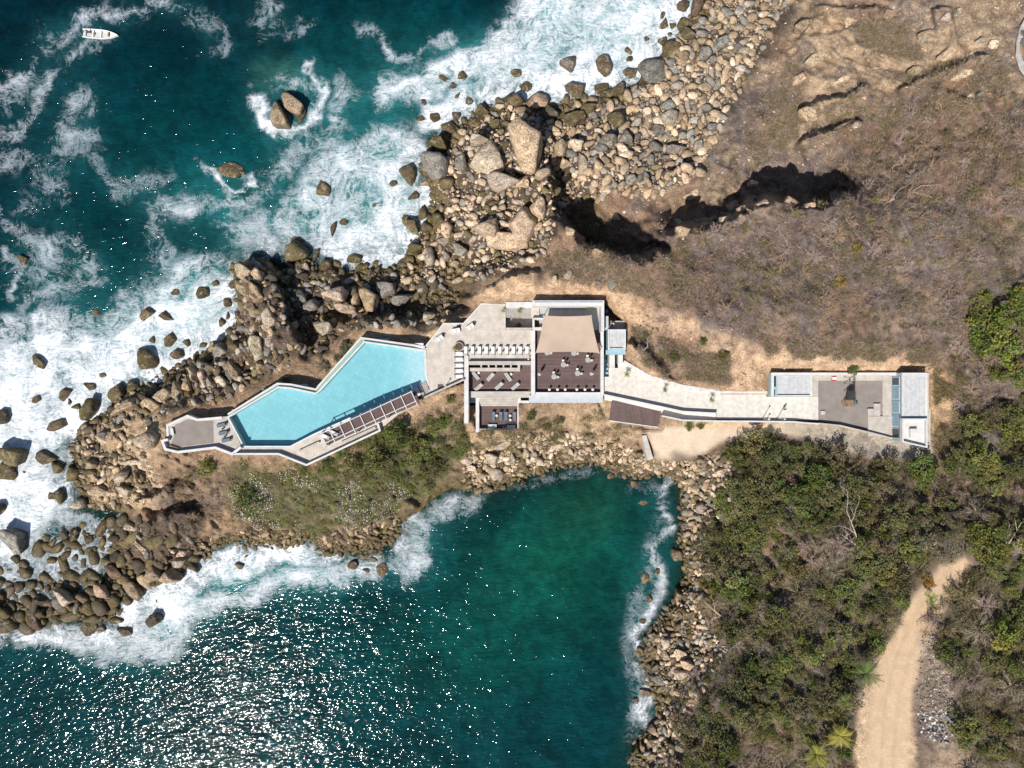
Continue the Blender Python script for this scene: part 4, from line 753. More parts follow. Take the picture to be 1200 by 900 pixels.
# gravel of broken stone over the dry slopes
GR = []
for _ in range(5200):
    x = rs.uniform(560, 1200); y = rs.uniform(-5, 560); GR.append((rs.uniform(.45, 1.3)*(1+(rs.random() < .06)), x, y, rs.choice(['tan', 'pale', 'pink', 'grey'])))
gx_ = np.array([g[1] for g in GR]); gy_ = np.array([g[2] for g in GR])
k_ = (inpoly(gx_, gy_, [(900,-10),(1200,-10),(1200,60),(1100,130),(1010,150),(960,190),(905,235),(860,280),(780,300),(700,330),(560,340),(640,300),(700,240),(800,235),(860,150)]) | inpoly(gx_, gy_, [(720,340),(900,400),(1100,410),(1110,500),(1095,435),(895,432),(895,458),(760,440)])) & ~inpoly(gx_, gy_, FOOT[0])
loose('slope_gravel', [g for g, k in zip(GR, k_) if k], 'loose broken stones strewn over the dry slope', size=(.4, .7))
# ---------- vegetation ----------
T = NT('leaves'); oi = T.n('ObjectInfo'); at = T.attr('Col')
mul = T.mix(1.0, oi.outputs['Color'], at.outputs['Color'], 'MULTIPLY')
hs = T.n('HueSaturation'); T.l(mul, hs.inputs['Color']); T.l(T.mr(oi.outputs['Random'], 0, 1, .8, 1.2, False), hs.inputs['Value'])
T.l(T.mr(T.noise(T.pos(), .12, 2), .3, .7, .485, .515), hs.inputs['Hue'])
M_LEAF = T.set(hs.outputs[0], .75, .15)
T = NT('ground_leaves'); at = T.attr('Col'); M_GLEAF = T.set(at.outputs['Color'], .8, .1)
T = NT('bark'); oi = T.n('ObjectInfo'); n_ = T.noise(T.pos(), 6, 3); M_BARK = T.set(T.scale(oi.outputs['Color'], T.mr(n_, .3, .7, .7, 1.3)), .9, .1)
T = NT('blossom'); M_BLOS = T.set((.80,.78,.74), .7, .1)

def leaf_quads(rs_, centers, size, up=.35):
    n = len(centers); nn = rs_.normal(size=(n, 3)); nn[:, 2] = np.abs(nn[:, 2])+up; nn /= np.linalg.norm(nn, axis=1)[:, None]
    t = rs_.normal(size=(n, 3)); a = np.cross(nn, t); a /= np.linalg.norm(a, axis=1)[:, None]; b = np.cross(nn, a)
    s1 = size*rs_.uniform(.6, 1.3, n)[:, None]; s2 = s1*rs_.uniform(.4, .75, n)[:, None]
    V = np.stack([centers-a*s1, centers-b*s2, centers+a*s1, centers+b*s2], 1).reshape(-1, 3)
    return V, np.arange(n*4).reshape(-1, 4)
def twigs(rs_, starts, dirs, length, width):
    n = len(starts); s = np.cross(dirs, rs_.normal(size=(n, 3))); s /= np.linalg.norm(s, axis=1)[:, None]+1e-9
    L_ = length[:, None]; w = width[:, None] if not np.isscalar(width) else width
    mid = starts+dirs*L_*.5+rs_.normal(size=(n, 3))*L_*.08; end = starts+dirs*L_+rs_.normal(size=(n, 3))*L_*.16
    V = np.stack([starts-s*w, starts+s*w, mid+s*w*.7, mid-s*w*.7, end], 1).reshape(-1, 3)
    i = np.arange(n)*5
    return V, np.stack([i, i+1, i+2, i+3], 1), np.stack([i+3, i+2, i+4], 1)
def crown_mesh(name, seed, nclump=26, per=52, leaf=.062, sparse=False):
    r = np.random.RandomState(seed)
    th = r.uniform(0, 2*np.pi, nclump); rad = np.sqrt(r.uniform(0, 1, nclump))*.78*r.uniform(.75, 1.15, nclump)
    cz = np.sqrt(np.clip(1-rad**2, .05, 1))*r.uniform(.35, 1.0, nclump)
    cc_ = np.stack([rad*np.cos(th), rad*np.sin(th), cz], 1)
    P_ = []; C_ = []
    for c in cc_:
        k = int(per*r.uniform(.6, 1.4)); q = r.normal(size=(k, 3)); q /= np.linalg.norm(q, axis=1)[:, None]
        q *= (r.uniform(.3, 1, k)**.5)[:, None]*r.uniform(.17, .30); q[:, 2] *= .7
        P_.append(c+q); t = r.uniform(.7, 1.3); C_.append(np.outer(r.uniform(.75, 1.25, k)*t, [1, 1, 1])*np.array([r.uniform(.85, 1.25), 1, r.uniform(.8, 1.2)]))
    P_ = np.vstack(P_); C_ = np.vstack(C_)
    V, Q = leaf_quads(r, P_, leaf); me = np_mesh(name, V, quads=Q); vcol(me, 'Col', np.repeat(C_, 4, axis=0)); me.materials.append(M_LEAF)
    return me, cc_
def limb_mesh(name, seed, ends, nmain=5, r0=.05):
    r = random.Random(seed); m = MB()
    hubs = [Vector((r.uniform(-.25, .25), r.uniform(-.25, .25), r.uniform(.3, .5))) for _ in range(nmain)]
    m.tube((0, 0, -.1), (0, 0, .2), r0, r0*.75, 6)
    for h_ in hubs: m.tube((0, 0, .18), h_, r0*.7, r0*.4, 5)
    for e in ends:
        e = Vector(e); h_ = min(hubs, key=lambda q: (q-e).length); mid = (h_+e)/2+Vector((r.uniform(-.06, .06), r.uniform(-.06, .06), r.uniform(-.05, .08)))
        m.tube(h_, mid, r0*.38, r0*.25, 4, False); m.tube(mid, e, r0*.25, r0*.08, 4, False)
    me = m.mesh(name); me.materials.append(M_BARK); return me
def dry_mesh(seed, nb_=22, per=26, w=.010):
    """leafless crown: limbs that fork into a haze of twigs; returns (stems, twigs)"""
    r = np.random.RandomState(seed); rr_ = random.Random(seed); m = MB(); ST = []; DR = []; LN = []
    for i in range(nb_):
        a = r.uniform(0, 2*np.pi); el = r.uniform(.15, 1.35); d = np.array([math.cos(a)*math.cos(el), math.sin(a)*math.cos(el), math.sin(el)])
        p = np.array([0, 0, .05]); pts = [p.copy()]
        L_ = r.uniform(.6, 1.0); nseg = 4
        for k in range(nseg):
            d = d+r.normal(size=3)*.22; d[2] = max(d[2], -.05); d /= np.linalg.norm(d); p = p+d*L_/nseg; pts.append(p.copy())
            for _ in range(int(per*(k+1)/10.0)+2):
                q = pts[-2]+(p-pts[-2])*r.rand(); e = d+r.normal(size=3)*.62; e /= np.linalg.norm(e); ST.append(q); DR.append(e); LN.append(r.uniform(.12, .36))
        for k in range(nseg): m.tube(pts[k], pts[k+1], .018*(1-k*.2), .018*(1-(k+1)*.2), 4, False)
    ST = np.array(ST); DR = np.array(DR); LN = np.array(LN)
    V, Q, Tr = twigs(r, ST, DR, LN, w); me = np_mesh('twigs', V, quads=Q, tris=Tr)
    c = np.outer(r.uniform(.65, 1.35, len(ST)), [1, 1, 1])*(1+r.normal(size=(len(ST), 3))*.05); vcol(me, 'Col', np.repeat(c, 5, axis=0)); me.materials.append(M_LEAF)
    sm_ = m.mesh('stems'); sm_.materials.append(M_BARK); return sm_, me
def veg(name, px, py, rpx, parts, label, cat, group=None, hf=1.0, z=None, col=(.1,.1,.04), bark=(.20,.16,.12)):
    t = hz(px, py) if z is None else z
    rm = rpx*U(t)
    # the crown is what is seen from above: stand the root so that the crown comes where it belongs
    k = (HC-t)/(HC-t-rm*hf*.6); w = W(600+(px-600)/k, 450+(py-450)/k, t-.1)
    e = empty(name, w, rs.uniform(0, 6.28)); tag(e, label, cat, group)
    for nm, me in parts:
        o = bpy.data.objects.new(nm, me); COL.objects.link(o); o.parent = e
        o.scale = (rm*rs.uniform(.9, 1.1), rm*rs.uniform(.9, 1.1), rm*hf); o.color = (*(bark if nm in ('trunk', 'stems') else col), 1)
    return e
CROWN = []
for k in range(7):
    cm, ends = crown_mesh('crown', 500+k, 22+k*2, 54, .058); CROWN.append((limb_mesh('trunk', 500+k, ends), cm))
SPARSE = []
for k in range(4):
    cm, ends = crown_mesh('crown', 540+k, 20, 24, .045); SPARSE.append((limb_mesh('trunk', 540+k, ends, 6, .04), cm))
DRY = [dry_mesh(600+k) for k in range(7)]
FL = []
for k in range(4):
    cm, ends = crown_mesh('crown', 560+k, 24, 44, .05)
    r_ = np.random.RandomState(k); th = r_.uniform(0, 6.28, 30); rd = np.sqrt(r_.rand(30))*.95
    pc = np.stack([rd*np.cos(th), rd*np.sin(th), np.sqrt(np.clip(1-rd**2, .1, 1))*1.02+.05], 1)
    V, Q = leaf_quads(r_, pc, .062, 2.5); bme = np_mesh('blossoms', V, quads=Q); bme.materials.append(M_BLOS)
    FL.append((limb_mesh('trunk', 560+k, ends), cm, bme))
GREEN = (.105,.120,.036); OLIVE = (.118,.115,.045); BRIGHT = (.145,.165,.035); DULL = (.15,.132,.072); YEL = (.23,.19,.06)
GREYP = (.36,.275,.24); BRN = (.36,.25,.175); DRK = (.22,.165,.13); OLD = (.24,.20,.10)
def tree(px, py, r, col=GREEN, label='green tree', group=None, hf=1.05, sp=False, name='broadleaf_tree', z=None):
    t, c = rs.choice(SPARSE if sp else CROWN); return veg(name, px, py, r, [('trunk', t), ('crown', c)], label, 'tree', group, hf, z, col)
def dry(px, py, r, col=GREYP, label='dry', group=None, hf=.8, z=None):
    s_, t_ = rs.choice(DRY); return veg('dry_shrub', px, py, r, [('stems', s_), ('twigs', t_)], label, 'shrub', group, hf, z, col, tuple(min(1, c*1.35) for c in col))
VG = []
def vfree(x, y, r, k=.75):
    for (u, v, q) in VG:
        if (u-x)**2+(v-y)**2 < ((r+q)*k)**2: return False
    return True
def vput(x, y, r): VG.append((x, y, r))
# marked trees
for px, py, r, c, lb in [
 (1150,350,14,(.14,.16,.03),'small yellow green tree at the top left of the green clump by the right edge'),(1150,405,16,BRIGHT,'green tree at the left side of the green clump by the right edge'),(1192,345,14,(.15,.17,.03),'small tree at the right edge just above the green clump'),(1168,440,14,(.14,.15,.03),'dull green tree at the foot of the green clump by the right edge'),
 (1160,378,26,BRIGHT,'bright green tree at the right edge, upper left crown of the green clump'),(1190,370,24,BRIGHT,'bright green tree cut by the right edge above the green clump'),(1178,408,26,BRIGHT,'bright green tree in the middle of the green clump at the right edge'),(1192,440,20,BRIGHT,'lowest bright green tree of the clump at the right edge'),
 (1186,505,18,BRIGHT,'light green tree beside the bare bank east of the far building'),(1192,545,18,GREEN,'green tree at the right edge below the bare bank'),
 (1160,640,26,BRIGHT,'bright green tree standing right at the upper end of the dirt driveway'),(1140,625,14,BRIGHT,'smaller bright green tree left of the one at the driveway end'),
 (1180,745,24,(.15,.17,.03),'yellow green tree right of the driveway bend'),(1165,775,16,OLIVE,'olive tree below the yellow green tree right of the driveway'),
 (1118,545,16,GREEN,'green tree under the southeast corner of the far building'),(1085,550,20,(.09,.13,.03),'dark green tree below the far building'),(1110,590,16,OLIVE,'olive tree between the far building and the driveway'),
 (868,575,24,GREEN,'green tree at the upper left corner of the grove'),(905,530,18,GREEN,'green tree growing below the walkway by the two lamp posts'),(860,530,14,GREEN,'green shrubby tree on the edge of the concrete slab'),(960,560,20,(.10,.14,.03),'light green tree in the upper grove'),(935,580,20,GREEN,'dense green tree in the upper grove'),
 (875,700,22,(.10,.13,.03),'light green tree on the west edge of the grove above the cove'),(840,690,14,(.11,.14,.03),'small light green tree leaning toward the east cove shore'),(850,880,18,(.10,.13,.025),'green tree near the bottom edge by the cove rocks'),
 (690,275,22,(.11,.105,.045),'olive bush at the rim of the shaded hollow behind the pink blocks'),(240,548,13,BRIGHT,'bright green bush south of the west deck'),(290,585,20,GREEN,'round green bush among the white flowers at their west end'),(222,560,8,GREEN,'small green bush left of the bright one south of the west deck'),
 (465,510,22,(.105,.135,.035),'leafy green tree below the pergola'),(490,525,20,GREEN,'green tree below the east end of the pergola'),(440,540,20,GREEN,'green tree in the middle of the slope below the pool'),(505,545,18,OLIVE,'olive tree on the slope above the cove tip'),(410,545,16,GREEN,'green tree below the west end of the pergola'),(528,468,8,(.10,.13,.03),'small green shrub by the west wall of the lower wood deck'),
 (405,408,10,(.12,.12,.07),'grey green shrub by the upper pool corner'),(395,420,7,(.12,.13,.07),'small grey green shrub beside the pool channel'),(378,430,10,(.15,.14,.09),'pale dry green shrub by the pool elbow'),(335,446,8,(.12,.12,.06),'little shrub in shade above the pool'),
 (622,487,7,(.11,.14,.03),'small green shrub right of the lower deck walls'),(655,492,8,OLIVE,None),(640,500,7,OLIVE,None),(808,499,7,(.11,.13,.03),'left of two small bushes under the walkway wall'),(821,499,6,(.11,.13,.03),'right of two small bushes under the walkway wall'),
 (957,492,6,(.17,.19,.02),'yellow green bush in the corner of the gravel court'),(985,330,10,YEL,None),(1005,290,9,(.16,.14,.04),'yellowish bush in the grey scrub of the east slope'),
 (1000,432,9,(.11,.14,.04),None),(790,418,8,OLIVE,None),(825,400,6,(.10,.13,.03),None),(755,394,6,OLIVE,None),(848,418,10,OLIVE,'dark green bush at the right side of the brown patch behind the walkway'),(1105,500,5,(.16,.08,.03),'rust brown shrub at the east wall of the far building')]:
    tree(px, py, r, c, lb or 'small green bush alone on the dry slope', None if lb else 'small green bushes on the dry slopes', .9 if r < 12 else 1.1, False, 'green_bush' if r < 12 or 'bush' in (lb or '') else 'broadleaf_tree'); vput(px, py, r*.8)
GROVE = [(850,525),(900,512),(960,520),(1040,545),(1095,545),(1110,560),(1130,500),(1215,460),(1215,915),(1130,915),(1130,880),(1122,800),(1100,750),(1078,740),(1110,690),(1150,662),(1135,645),(1100,655),(1070,690),(1048,740),(1018,780),(998,830),(996,915),(770,915),(790,870),(800,800),(855,765),(815,715),(822,640),(835,600),(860,560)]
def fill(poly, n, r0, r1, k=.62):
    out = []; bx0, bx1 = min(p[0] for p in poly), max(p[0] for p in poly); by0, by1 = min(p[1] for p in poly), max(p[1] for p in poly)
    for _ in range(n):
        x, y = rs.uniform(bx0, bx1), rs.uniform(by0, by1); r = rs.uniform(r0, r1)
        if in1(x, y, poly) and vfree(x, y, r, k): vput(x, y, r); out.append((x, y, r))
    return out
def vn1(x, y, s, sd_): return float(vnoise(np.array([x]), np.array([y]), s, 3, sd_)[0])
ndry = 0
for x, y, r in fill(GROVE, 9000, 8, 21, .56):
    q = vn1(x, y, .02, 77)+rs.uniform(-.09, .09)
    if y > 700 and x < 900: q -= .10
    if x > 1110 and y > 690: q -= .05
    if y < 620: q += .06
    if q > .45:
        c = rs.choice([(.125,.14,.042), OLIVE, (.145,.14,.055), DULL, (.15,.17,.045), (.175,.18,.06)])
        tree(x, y, r, c, 'olive green tree in the mixed grove east of the cove', 'trees of the grove east of the cove', 1.15)
    elif q > .37: tree(x, y, r, rs.choice([DULL, OLIVE, (.17,.15,.075)]), 'thin crowned tree in the mixed grove east of the cove', 'thin crowned trees of the grove', 1.1, True)
    else: dry(x, y, r*1.05, rs.choice([GREYP, OLD, OLD, (.30,.25,.18)]), 'leafless tree among the green ones in the grove east of the cove', 'leafless trees of the grove', 1.0); ndry += 1
FLOW = [(268,575),(300,560),(340,555),(375,565),(430,560),(480,575),(465,598),(430,615),(390,618),(375,630),(340,622),(300,612),(275,600)]
for x, y, r in fill(FLOW, 2500, 7, 12, .50):
    t, c, b = rs.choice(FL); bare_ = vn1(x, y, .04, 91) < .46; veg('green_bush' if bare_ else 'flowering_shrub', x, y, r, [('trunk', t), ('crown', c)]+([] if bare_ else [('blossoms', b)]), 'low green shrub without flowers on the slope south of the pool' if bare_ else 'green shrub dotted with white flowers on the slope south of the pool', 'shrub', 'flowerless shrubs south of the pool' if bare_ else 'white flowered shrubs south of the pool', .55, None, rs.choice([(.15,.17,.06), (.14,.135,.055), (.14,.165,.05)]))
for x, y, r in fill([(842,590),(862,560),(868,600),(850,612),(838,612)], 60, 6, 8, .7):
    t, c, b = rs.choice(FL); veg('flowering_shrub', x, y, r, [('trunk', t), ('crown', c), ('blossoms', b)], 'small white flowered shrub between the cove rocks and the grove', 'shrub', 'white flowered shrubs by the grove', .6, None, OLIVE)
for x, y, r in fill([(360,548),(440,508),(470,500),(500,490),(545,500),(545,530),(510,570),(480,590),(400,570),(340,552),(300,545),(265,545)], 1600, 7, 14, .50):
    tree(x, y, r, rs.choice([GREEN, (.13,.155,.045), (.14,.17,.04), OLIVE]), 'green bush on the slope between pool and cove', 'green bushes between pool and cove', .8, rs.random() < .3, 'green_bush')
for x, y, r in fill([(195,548),(235,540),(285,548),(265,590),(240,605),(215,645),(195,640),(190,600)], 900, 6, 11, .54):
    dry(x, y, r, rs.choice([DRK, DRK, BRN]), 'dark leafless bush on the headland tip south of the west deck', 'leafless bushes on the headland tip', .6)
for x, y, r in fill([(500,485),(545,462),(548,520),(520,520)], 90, 5, 9, .7):
    dry(x, y, r, rs.choice([DRK, BRN]), 'dry shrub on the bank beside the lower wood deck', 'dry shrubs beside the lower deck', .7)
for x, y, r in fill([(750,398),(800,412),(850,428),(856,446),(810,446),(765,432)], 300, 6, 10, .62):
    dry(x, y, r, rs.choice([BRN, OLD, GREYP]), 'dry brown shrub in the patch behind the walkway', 'dry shrubs behind the walkway', .55)
SLOPE = [(770,320),(800,275),(850,262),(900,248),(960,235),(1000,180),(1040,130),(1120,125),(1215,110),(1215,460),(1135,500),(1115,440),(1080,412),(1000,408),(900,398),(850,380),(790,350)]
for x, y, r in fill(SLOPE, 9000, 8, 15, .66):
    q = vn1(x, y, .02, 78)+rs.uniform(-.1, .1)
    if x > 960 and y < 330: q += .05
    if ndry > 292: break
    if q > .60: tree(x, y, r*.8, rs.choice([DULL, OLD, OLIVE]), 'sparse olive shrub in the dry scrub of the east slope', 'sparse shrubs of the east slope', .8, True, 'sparse_shrub')
    else: dry(x, y, r, rs.choice([GREYP, BRN, BRN, GREYP, OLD, DRK]), 'leafless shrub in the dry scrub covering the east slope', 'leafless shrubs of the east slope', .75); ndry += 1
# low scrub: twigs and a few leaves, uncountable
def scrub(name, polys, n, label, cols, lcols, rr_=(3, 6), per=26, leafp=.25):
    r = np.random.RandomState(len(name)); SV = []; SQ = []; ST_ = []; SC = []; nb_ = 0
    xs = []; 
    for poly in polys:
        bx0, bx1 = min(p[0] for p in poly), max(p[0] for p in poly); by0, by1 = min(p[1] for p in poly), max(p[1] for p in poly)
        cx = r.uniform(bx0, bx1, n); cy = r.uniform(by0, by1, n)
        ok = inpoly(cx, cy, poly) & ~inpoly(cx, cy, FOOT[0]) & (vnoise(cx, cy, .05, 3, 55) > .40); xs += list(zip(cx[ok], cy[ok]))
    for (x, y) in xs:
        t = hz(x, y); b = np.array(W(x, y, t)); R_ = r.uniform(*rr_)*.17
        col = np.array(cols[r.randint(len(cols))])*r.uniform(.7, 1.3)
        k = per; d = r.normal(size=(k, 3)); d[:, 2] = np.abs(d[:, 2])*.7+.1; d /= np.linalg.norm(d, axis=1)[:, None]
        st = b+d*R_*r.uniform(0, .6, k)[:, None]+r.normal(size=(k, 3))*R_*.2; V, Q, Tr = twigs(r, st, d, R_*r.uniform(.4, 1, k), .022)
        SV.append(V); SQ.append(Q+nb_); ST_.append(Tr+nb_); nb_ += len(V); SC.append(np.repeat(np.outer(r.uniform(.6, 1.4, k), col), 5, axis=0))
        if r.rand() < leafp:
            k2 = 16; c = b+r.normal(size=(k2, 3))*R_*np.array([.5, .5, .25])+np.array([0, 0, R_*.4]); V, Q = leaf_quads(r, c, .11)
            lc = np.array(lcols[r.randint(len(lcols))]); SV.append(V); SQ.append(Q+nb_); nb_ += len(V); SC.append(np.repeat(np.outer(r.uniform(.6, 1.4, k2), lc), 4, axis=0))
    me = np_mesh(name, np.vstack(SV), quads=np.vstack(SQ), tris=np.vstack(ST_)); vcol(me, 'Col', np.vstack(SC))
    o = mesh_obj(name, me, M_GLEAF); tag(o, label, None, None, 'stuff')
CB = [BRN, GREYP, OLD, DRK, (.42,.31,.21), (.38,.29,.25)]; LB = [OLIVE, (.15,.17,.04), YEL, GREEN, (.2,.17,.06)]
scrub('dry_scrub', [SLOPE, SLOPE, [(640,300),(700,285),(780,300),(850,350),(800,365),(740,345),(640,325)], [(1000,25),(1060,30),(1080,70),(1020,60)], [(1040,90),(1170,60),(1190,110),(1080,140),(1010,160),(950,160),(960,130)], [(880,130),(930,70),(950,150),(900,190),(850,215)], [(740,385),(860,425),(855,450),(760,440)], [(890,395),(1090,405),(1100,425),(900,418)]], 3600, 'tangle of dry grey brown scrub over the slope', CB, LB)
scrub('slope_undergrowth', [[(190,545),(280,540),(540,470),(545,530),(470,600),(370,630),(230,625),(190,640)], [(545,505),(700,480),(740,510),(640,520),(560,535)], [(1095,430),(1150,440),(1150,530),(1095,530)]], 1500, 'low dry undergrowth on the banks', [BRN, OLD, DRK], LB, (3, 5), 22, .5)
scrub('grove_undergrowth', [GROVE], 4200, 'tangled dry undergrowth between the trees of the grove', [DRK, BRN, OLD, GREYP], [OLIVE, GREEN, (.08,.09,.03)], (4, 7), 24, .65)
# tufts planted on the sandy bank
TU = []
tb = MB()
for _ in range(46):
    x, y = rs.uniform(745, 830), rs.uniform(362, 410)
    if not in1(x, y, [(745,360),(790,372),(835,400),(828,408),(780,398),(742,380)]): continue
    b = Vector(W(x, y, hz(x, y))); e = empty('grass_tuft', b, rs.uniform(0, 6)); tag(e, 'small green grass tuft planted on the sandy bank east of the main house', 'plant', 'grass tufts on the sandy bank')
    if not TU:
        r_ = np.random.RandomState(3); d = r_.normal(size=(26, 3)); d[:, 2] = np.abs(d[:, 2])+.5; d /= np.linalg.norm(d, axis=1)[:, None]
        V, Q, Tr = twigs(r_, d*0.02, d, r_.uniform(.25, .42, 26), .03); me = np_mesh('blades', V, quads=Q, tris=Tr); vcol(me, 'Col', np.tile([1, 1, 1], (len(V), 1))); me.materials.append(M_LEAF); TU.append(me)
    o = bpy.data.objects.new('blades', TU[0]); COL.objects.link(o); o.parent = e; o.color = (.11, .12, .04, 1); s_ = rs.uniform(.6, 1.15); o.scale = (s_, s_, s_)
# palms
def frond_mesh(seed, L_=1.0, droop=.5):
    r = np.random.RandomState(seed); V = []; F = []
    n = 15; pts = []
    for i in range(n+1):
        t = i/n; pts.append(np.array([t*L_*.95, 0, .28*math.sin(t*1.9)*L_-droop*t*t*L_*.55]))
    for i in range(n):
        b = len(V); w = .012*(1-i/n)+.004
        V += [pts[i]+[0, -w, 0], pts[i]+[0, w, 0], pts[i+1]+[0, w*.9, 0], pts[i+1]+[0, -w*.9, 0]]; F.append((b, b+1, b+2, b+3))
    for i in range(1, n+1):
        t = i/n; ll = .30*math.sin(min(1, t*1.15+.12)*math.pi)*L_+.05
        for s in (-1, 1):
            d = np.array([.55+.3*t, s*.8, -.25-.2*r.rand()]); d /= np.linalg.norm(d); b = len(V); p = pts[i]
            V += [p+[-.02, 0, 0], p+[.022, 0, 0], p+d*ll]; F.append((b, b+1, b+2))
    me = bpy.data.meshes.new('frond'); me.from_pydata([tuple(v) for v in V], [], F); vcol(me, 'Col', np.tile([1, 1, 1], (len(V), 1))); me.materials.append(M_LEAF); me.update(); return me
FRO = [frond_mesh(k, 1.0, .35+.25*k) for k in range(3)]
pm = MB(); pm.lathe([(.09, -.05), (.07, .06), (.06, .5), (.055, .96), (.02, 1.0)], n=8); PTR = pm.mesh('trunk', smooth=True); PTR.materials.append(M_BARK)
def palm(px, py, rm, label, hgt=1.6, z=ZD, nf=13, col=(.11,.15,.03), group=None, name='palm_tree'):
    t = z if z is not None else hz(px, py); k = (HC-t)/(HC-t-hgt)
    e = empty(name, W(600+(px-600)/k, 450+(py-450)/k, t), rs.uniform(0, 6)); tag(e, label, 'palm', group)
    o = bpy.data.objects.new('trunk', PTR); COL.objects.link(o); o.parent = e; o.scale = (1, 1, hgt) if hgt > 1 else (.8, .8, hgt); o.color = (.22, .17, .12, 1)
    for i in range(nf):
        f = bpy.data.objects.new('frond', FRO[i % 3]); COL.objects.link(f); f.parent = e; f.location = (0, 0, hgt*.98); q = rm*rs.uniform(.8, 1.15)
        f.scale = (q, q, q); f.rotation_euler = (0, rs.uniform(-.55, .25), i*2.399+rs.uniform(-.2, .2)); j = rs.uniform(.8, 1.3); f.color = (col[0]*j, col[1]*j, col[2], 1)
    return e
for px, py, r, lb, h_ in [(590,364,.62,'little palm on the terrace corner left of the striped floor',.9),(609,364,.85,'palm at the head of the striped terrace floor',1.4),(692,361,.95,'palm in the back corner of the main courtyard',1.6),(735,438.5,.95,'palm at the west end of the walkway near the hut',1.5),(779.5,457,.9,'middle palm of the three along the walkway',1.5),(834.5,468.5,.9,'east palm of the three along the walkway',1.5),(621,457,.45,'tiny palm in the corner of the upper wood deck',.5)]:
    palm(px, py, r, lb, h_)
palm(1014,789,3.4,'large palm leaning over the left side of the dirt driveway',4.5,None,16,(.085,.125,.03)); palm(957,884,3.2,'yellowing palm at the bottom edge left of the driveway',4.5,None,18,(.24,.23,.05)); palm(984,862,3.0,'yellow palm shading the edge of the driveway',4.2,None,14,(.27,.24,.05)); palm(990,822,2.4,'green palm between the yellow palms and the big palm',3.4,None,12,(.11,.13,.04)); palm(1091,700,1.9,'small palm at the middle of the driveway left edge',2.0,None,10,(.10,.16,.03))
tree(1088,682,9,(.32,.17,.03),'orange flowering bush above the small palm by the driveway',None,.8,False,'orange_bush')
# dead branches
def deadtree(px, py, L_, ang, label, seed, z=None):
    r = random.Random(seed); m = MB(); t = (hz(px, py) if z is None else z)+1.0
    def br(p, a, l, rad, dep):
        n = 3; q = p
        for k in range(n):
            a += r.uniform(-.25, .25); nq = q+Vector((math.cos(a), math.sin(a), r.uniform(.0, .25)))*l/n; m.tube(q, nq, rad*(1-k*.2), rad*(.8-k*.2), 5, False); q = nq
            if dep > 0 and r.random() < .8: br(q, a+r.choice((-1, 1))*r.uniform(.4, .9), l*.5, rad*.5, dep-1)
    e = empty('dead_tree', W(px, py, t), 0); tag(e, label, 'dead tree')
    br(Vector((0, 0, 0)), R(ang), L_, .11, 3); br(Vector((0, 0, 0)), R(ang+40), L_*.55, .08, 2)
    me = m.mesh('branches'); me.materials.append(M_BARK); o = bpy.data.objects.new('branches', me); COL.objects.link(o); o.parent = e; o.color = (.5, .42, .36, 1)
    m = MB(); m.tube((0, 0, -1.6), (0, 0, .05), .16, .11, 8); me = m.mesh('stump'); me.materials.append(M_BARK); o = bpy.data.objects.new('stump', me); COL.objects.link(o); o.parent = e; o.color = (.4, .33, .27, 1)
deadtree(1006,640,7.5,118,'bleached dead trunk lying in the middle of the grove',1); deadtree(1042,236,6,12,'bleached branching dead tree on the upper east slope',2); deadtree(845,722,4.5,150,'pale dead branch at the west edge of the grove',4); deadtree(1180,640,5,60,'grey bare branching tree at the right edge near the driveway end',5); deadtree(745,419,3,28,'pale fallen branch on the brown patch beside the hut',6); deadtree(976,425,2.5,110,'short bleached branch on the bank above the gravel court',7)
# heap of rubbish and rubble by the driveway
it = []
for _ in range(1500):
    x, y = rs.gauss(1098, 14), rs.uniform(735, 878)
    if in1(x, y, [(1072,810),(1080,745),(1100,735),(1115,770),(1122,850),(1112,872),(1078,862)]):
        lo = y > 835
        it.append((rs.uniform(.4, 1.9 if lo else 1.3), x, y, rs.choice([(.66,.66,.67), (.05,.05,.06), (.30,.29,.29), (.5,.49,.48), (.07,.07,.08), (.2,.2,.23), (.3,.22,.16)] if lo else [(.25,.19,.14), (.17,.13,.11), (.34,.27,.21), (.20,.18,.17), (.45,.42,.39), (.13,.11,.10)])))
loose('rubbish_heap', it, 'heap of white and black rubbish and broken branches beside the driveway', size=(.3, .7), mat=M_GLEAF)
# ---------- building materials ----------
def flatmat(name, col, rough=.8, var=.15, sc=1.5, spec=.3, metal=0, fine=8):
    T = NT(name); p = T.pos(); n_ = T.noise(p, sc, 4, .6); m_ = T.noise(p, fine, 2, .6)
    c = T.scale(T.n('RGB').outputs[0], T.math('MULTIPLY', T.mr(n_, .3, .7, 1-var, 1+var), T.mr(m_, .3, .7, 1-var*.6, 1+var*.6)))
    T.t.nodes['RGB'].outputs[0].default_value = (*col, 1); T.bump(m_, .25, .02)
    return T.set(c, rough, spec, metal)
def boards(name, col, per, ang=0, gap=.06, gcol=.35, var=.16, rough=.75):
    """boards or joints of width per, running along the turned axis"""
    T = NT(name); p = T.pos(rot=(0, 0, R(ang))); sx = T.n('SeparateXYZ'); T.l(p, sx.inputs[0])
    q = T.math('MULTIPLY', sx.outputs['X'], 1/per); fr = T.math('FRACT', q); idx = T.math('FLOOR', q)
    wn_ = T.n('TexWhiteNoise', noise_dimensions='1D'); T.l(idx, wn_.inputs['W'])
    g = T.math('LESS_THAN', fr, gap); n_ = T.noise(T.pos((1, 1, 1), (0, 0, R(ang))), 1.2, 4, .6)
    v = T.math('MULTIPLY', T.mr(wn_.outputs['Value'], 0, 1, 1-var, 1+var, False), T.mr(n_, .3, .7, .88, 1.12))
    c = T.scale(T.n('RGB').outputs[0], T.math('MULTIPLY', v, T.mr(g, 0, 1, 1, gcol, False)))
    T.t.nodes['RGB'].outputs[0].default_value = (*col, 1)
    return T.set(c, rough, .3)
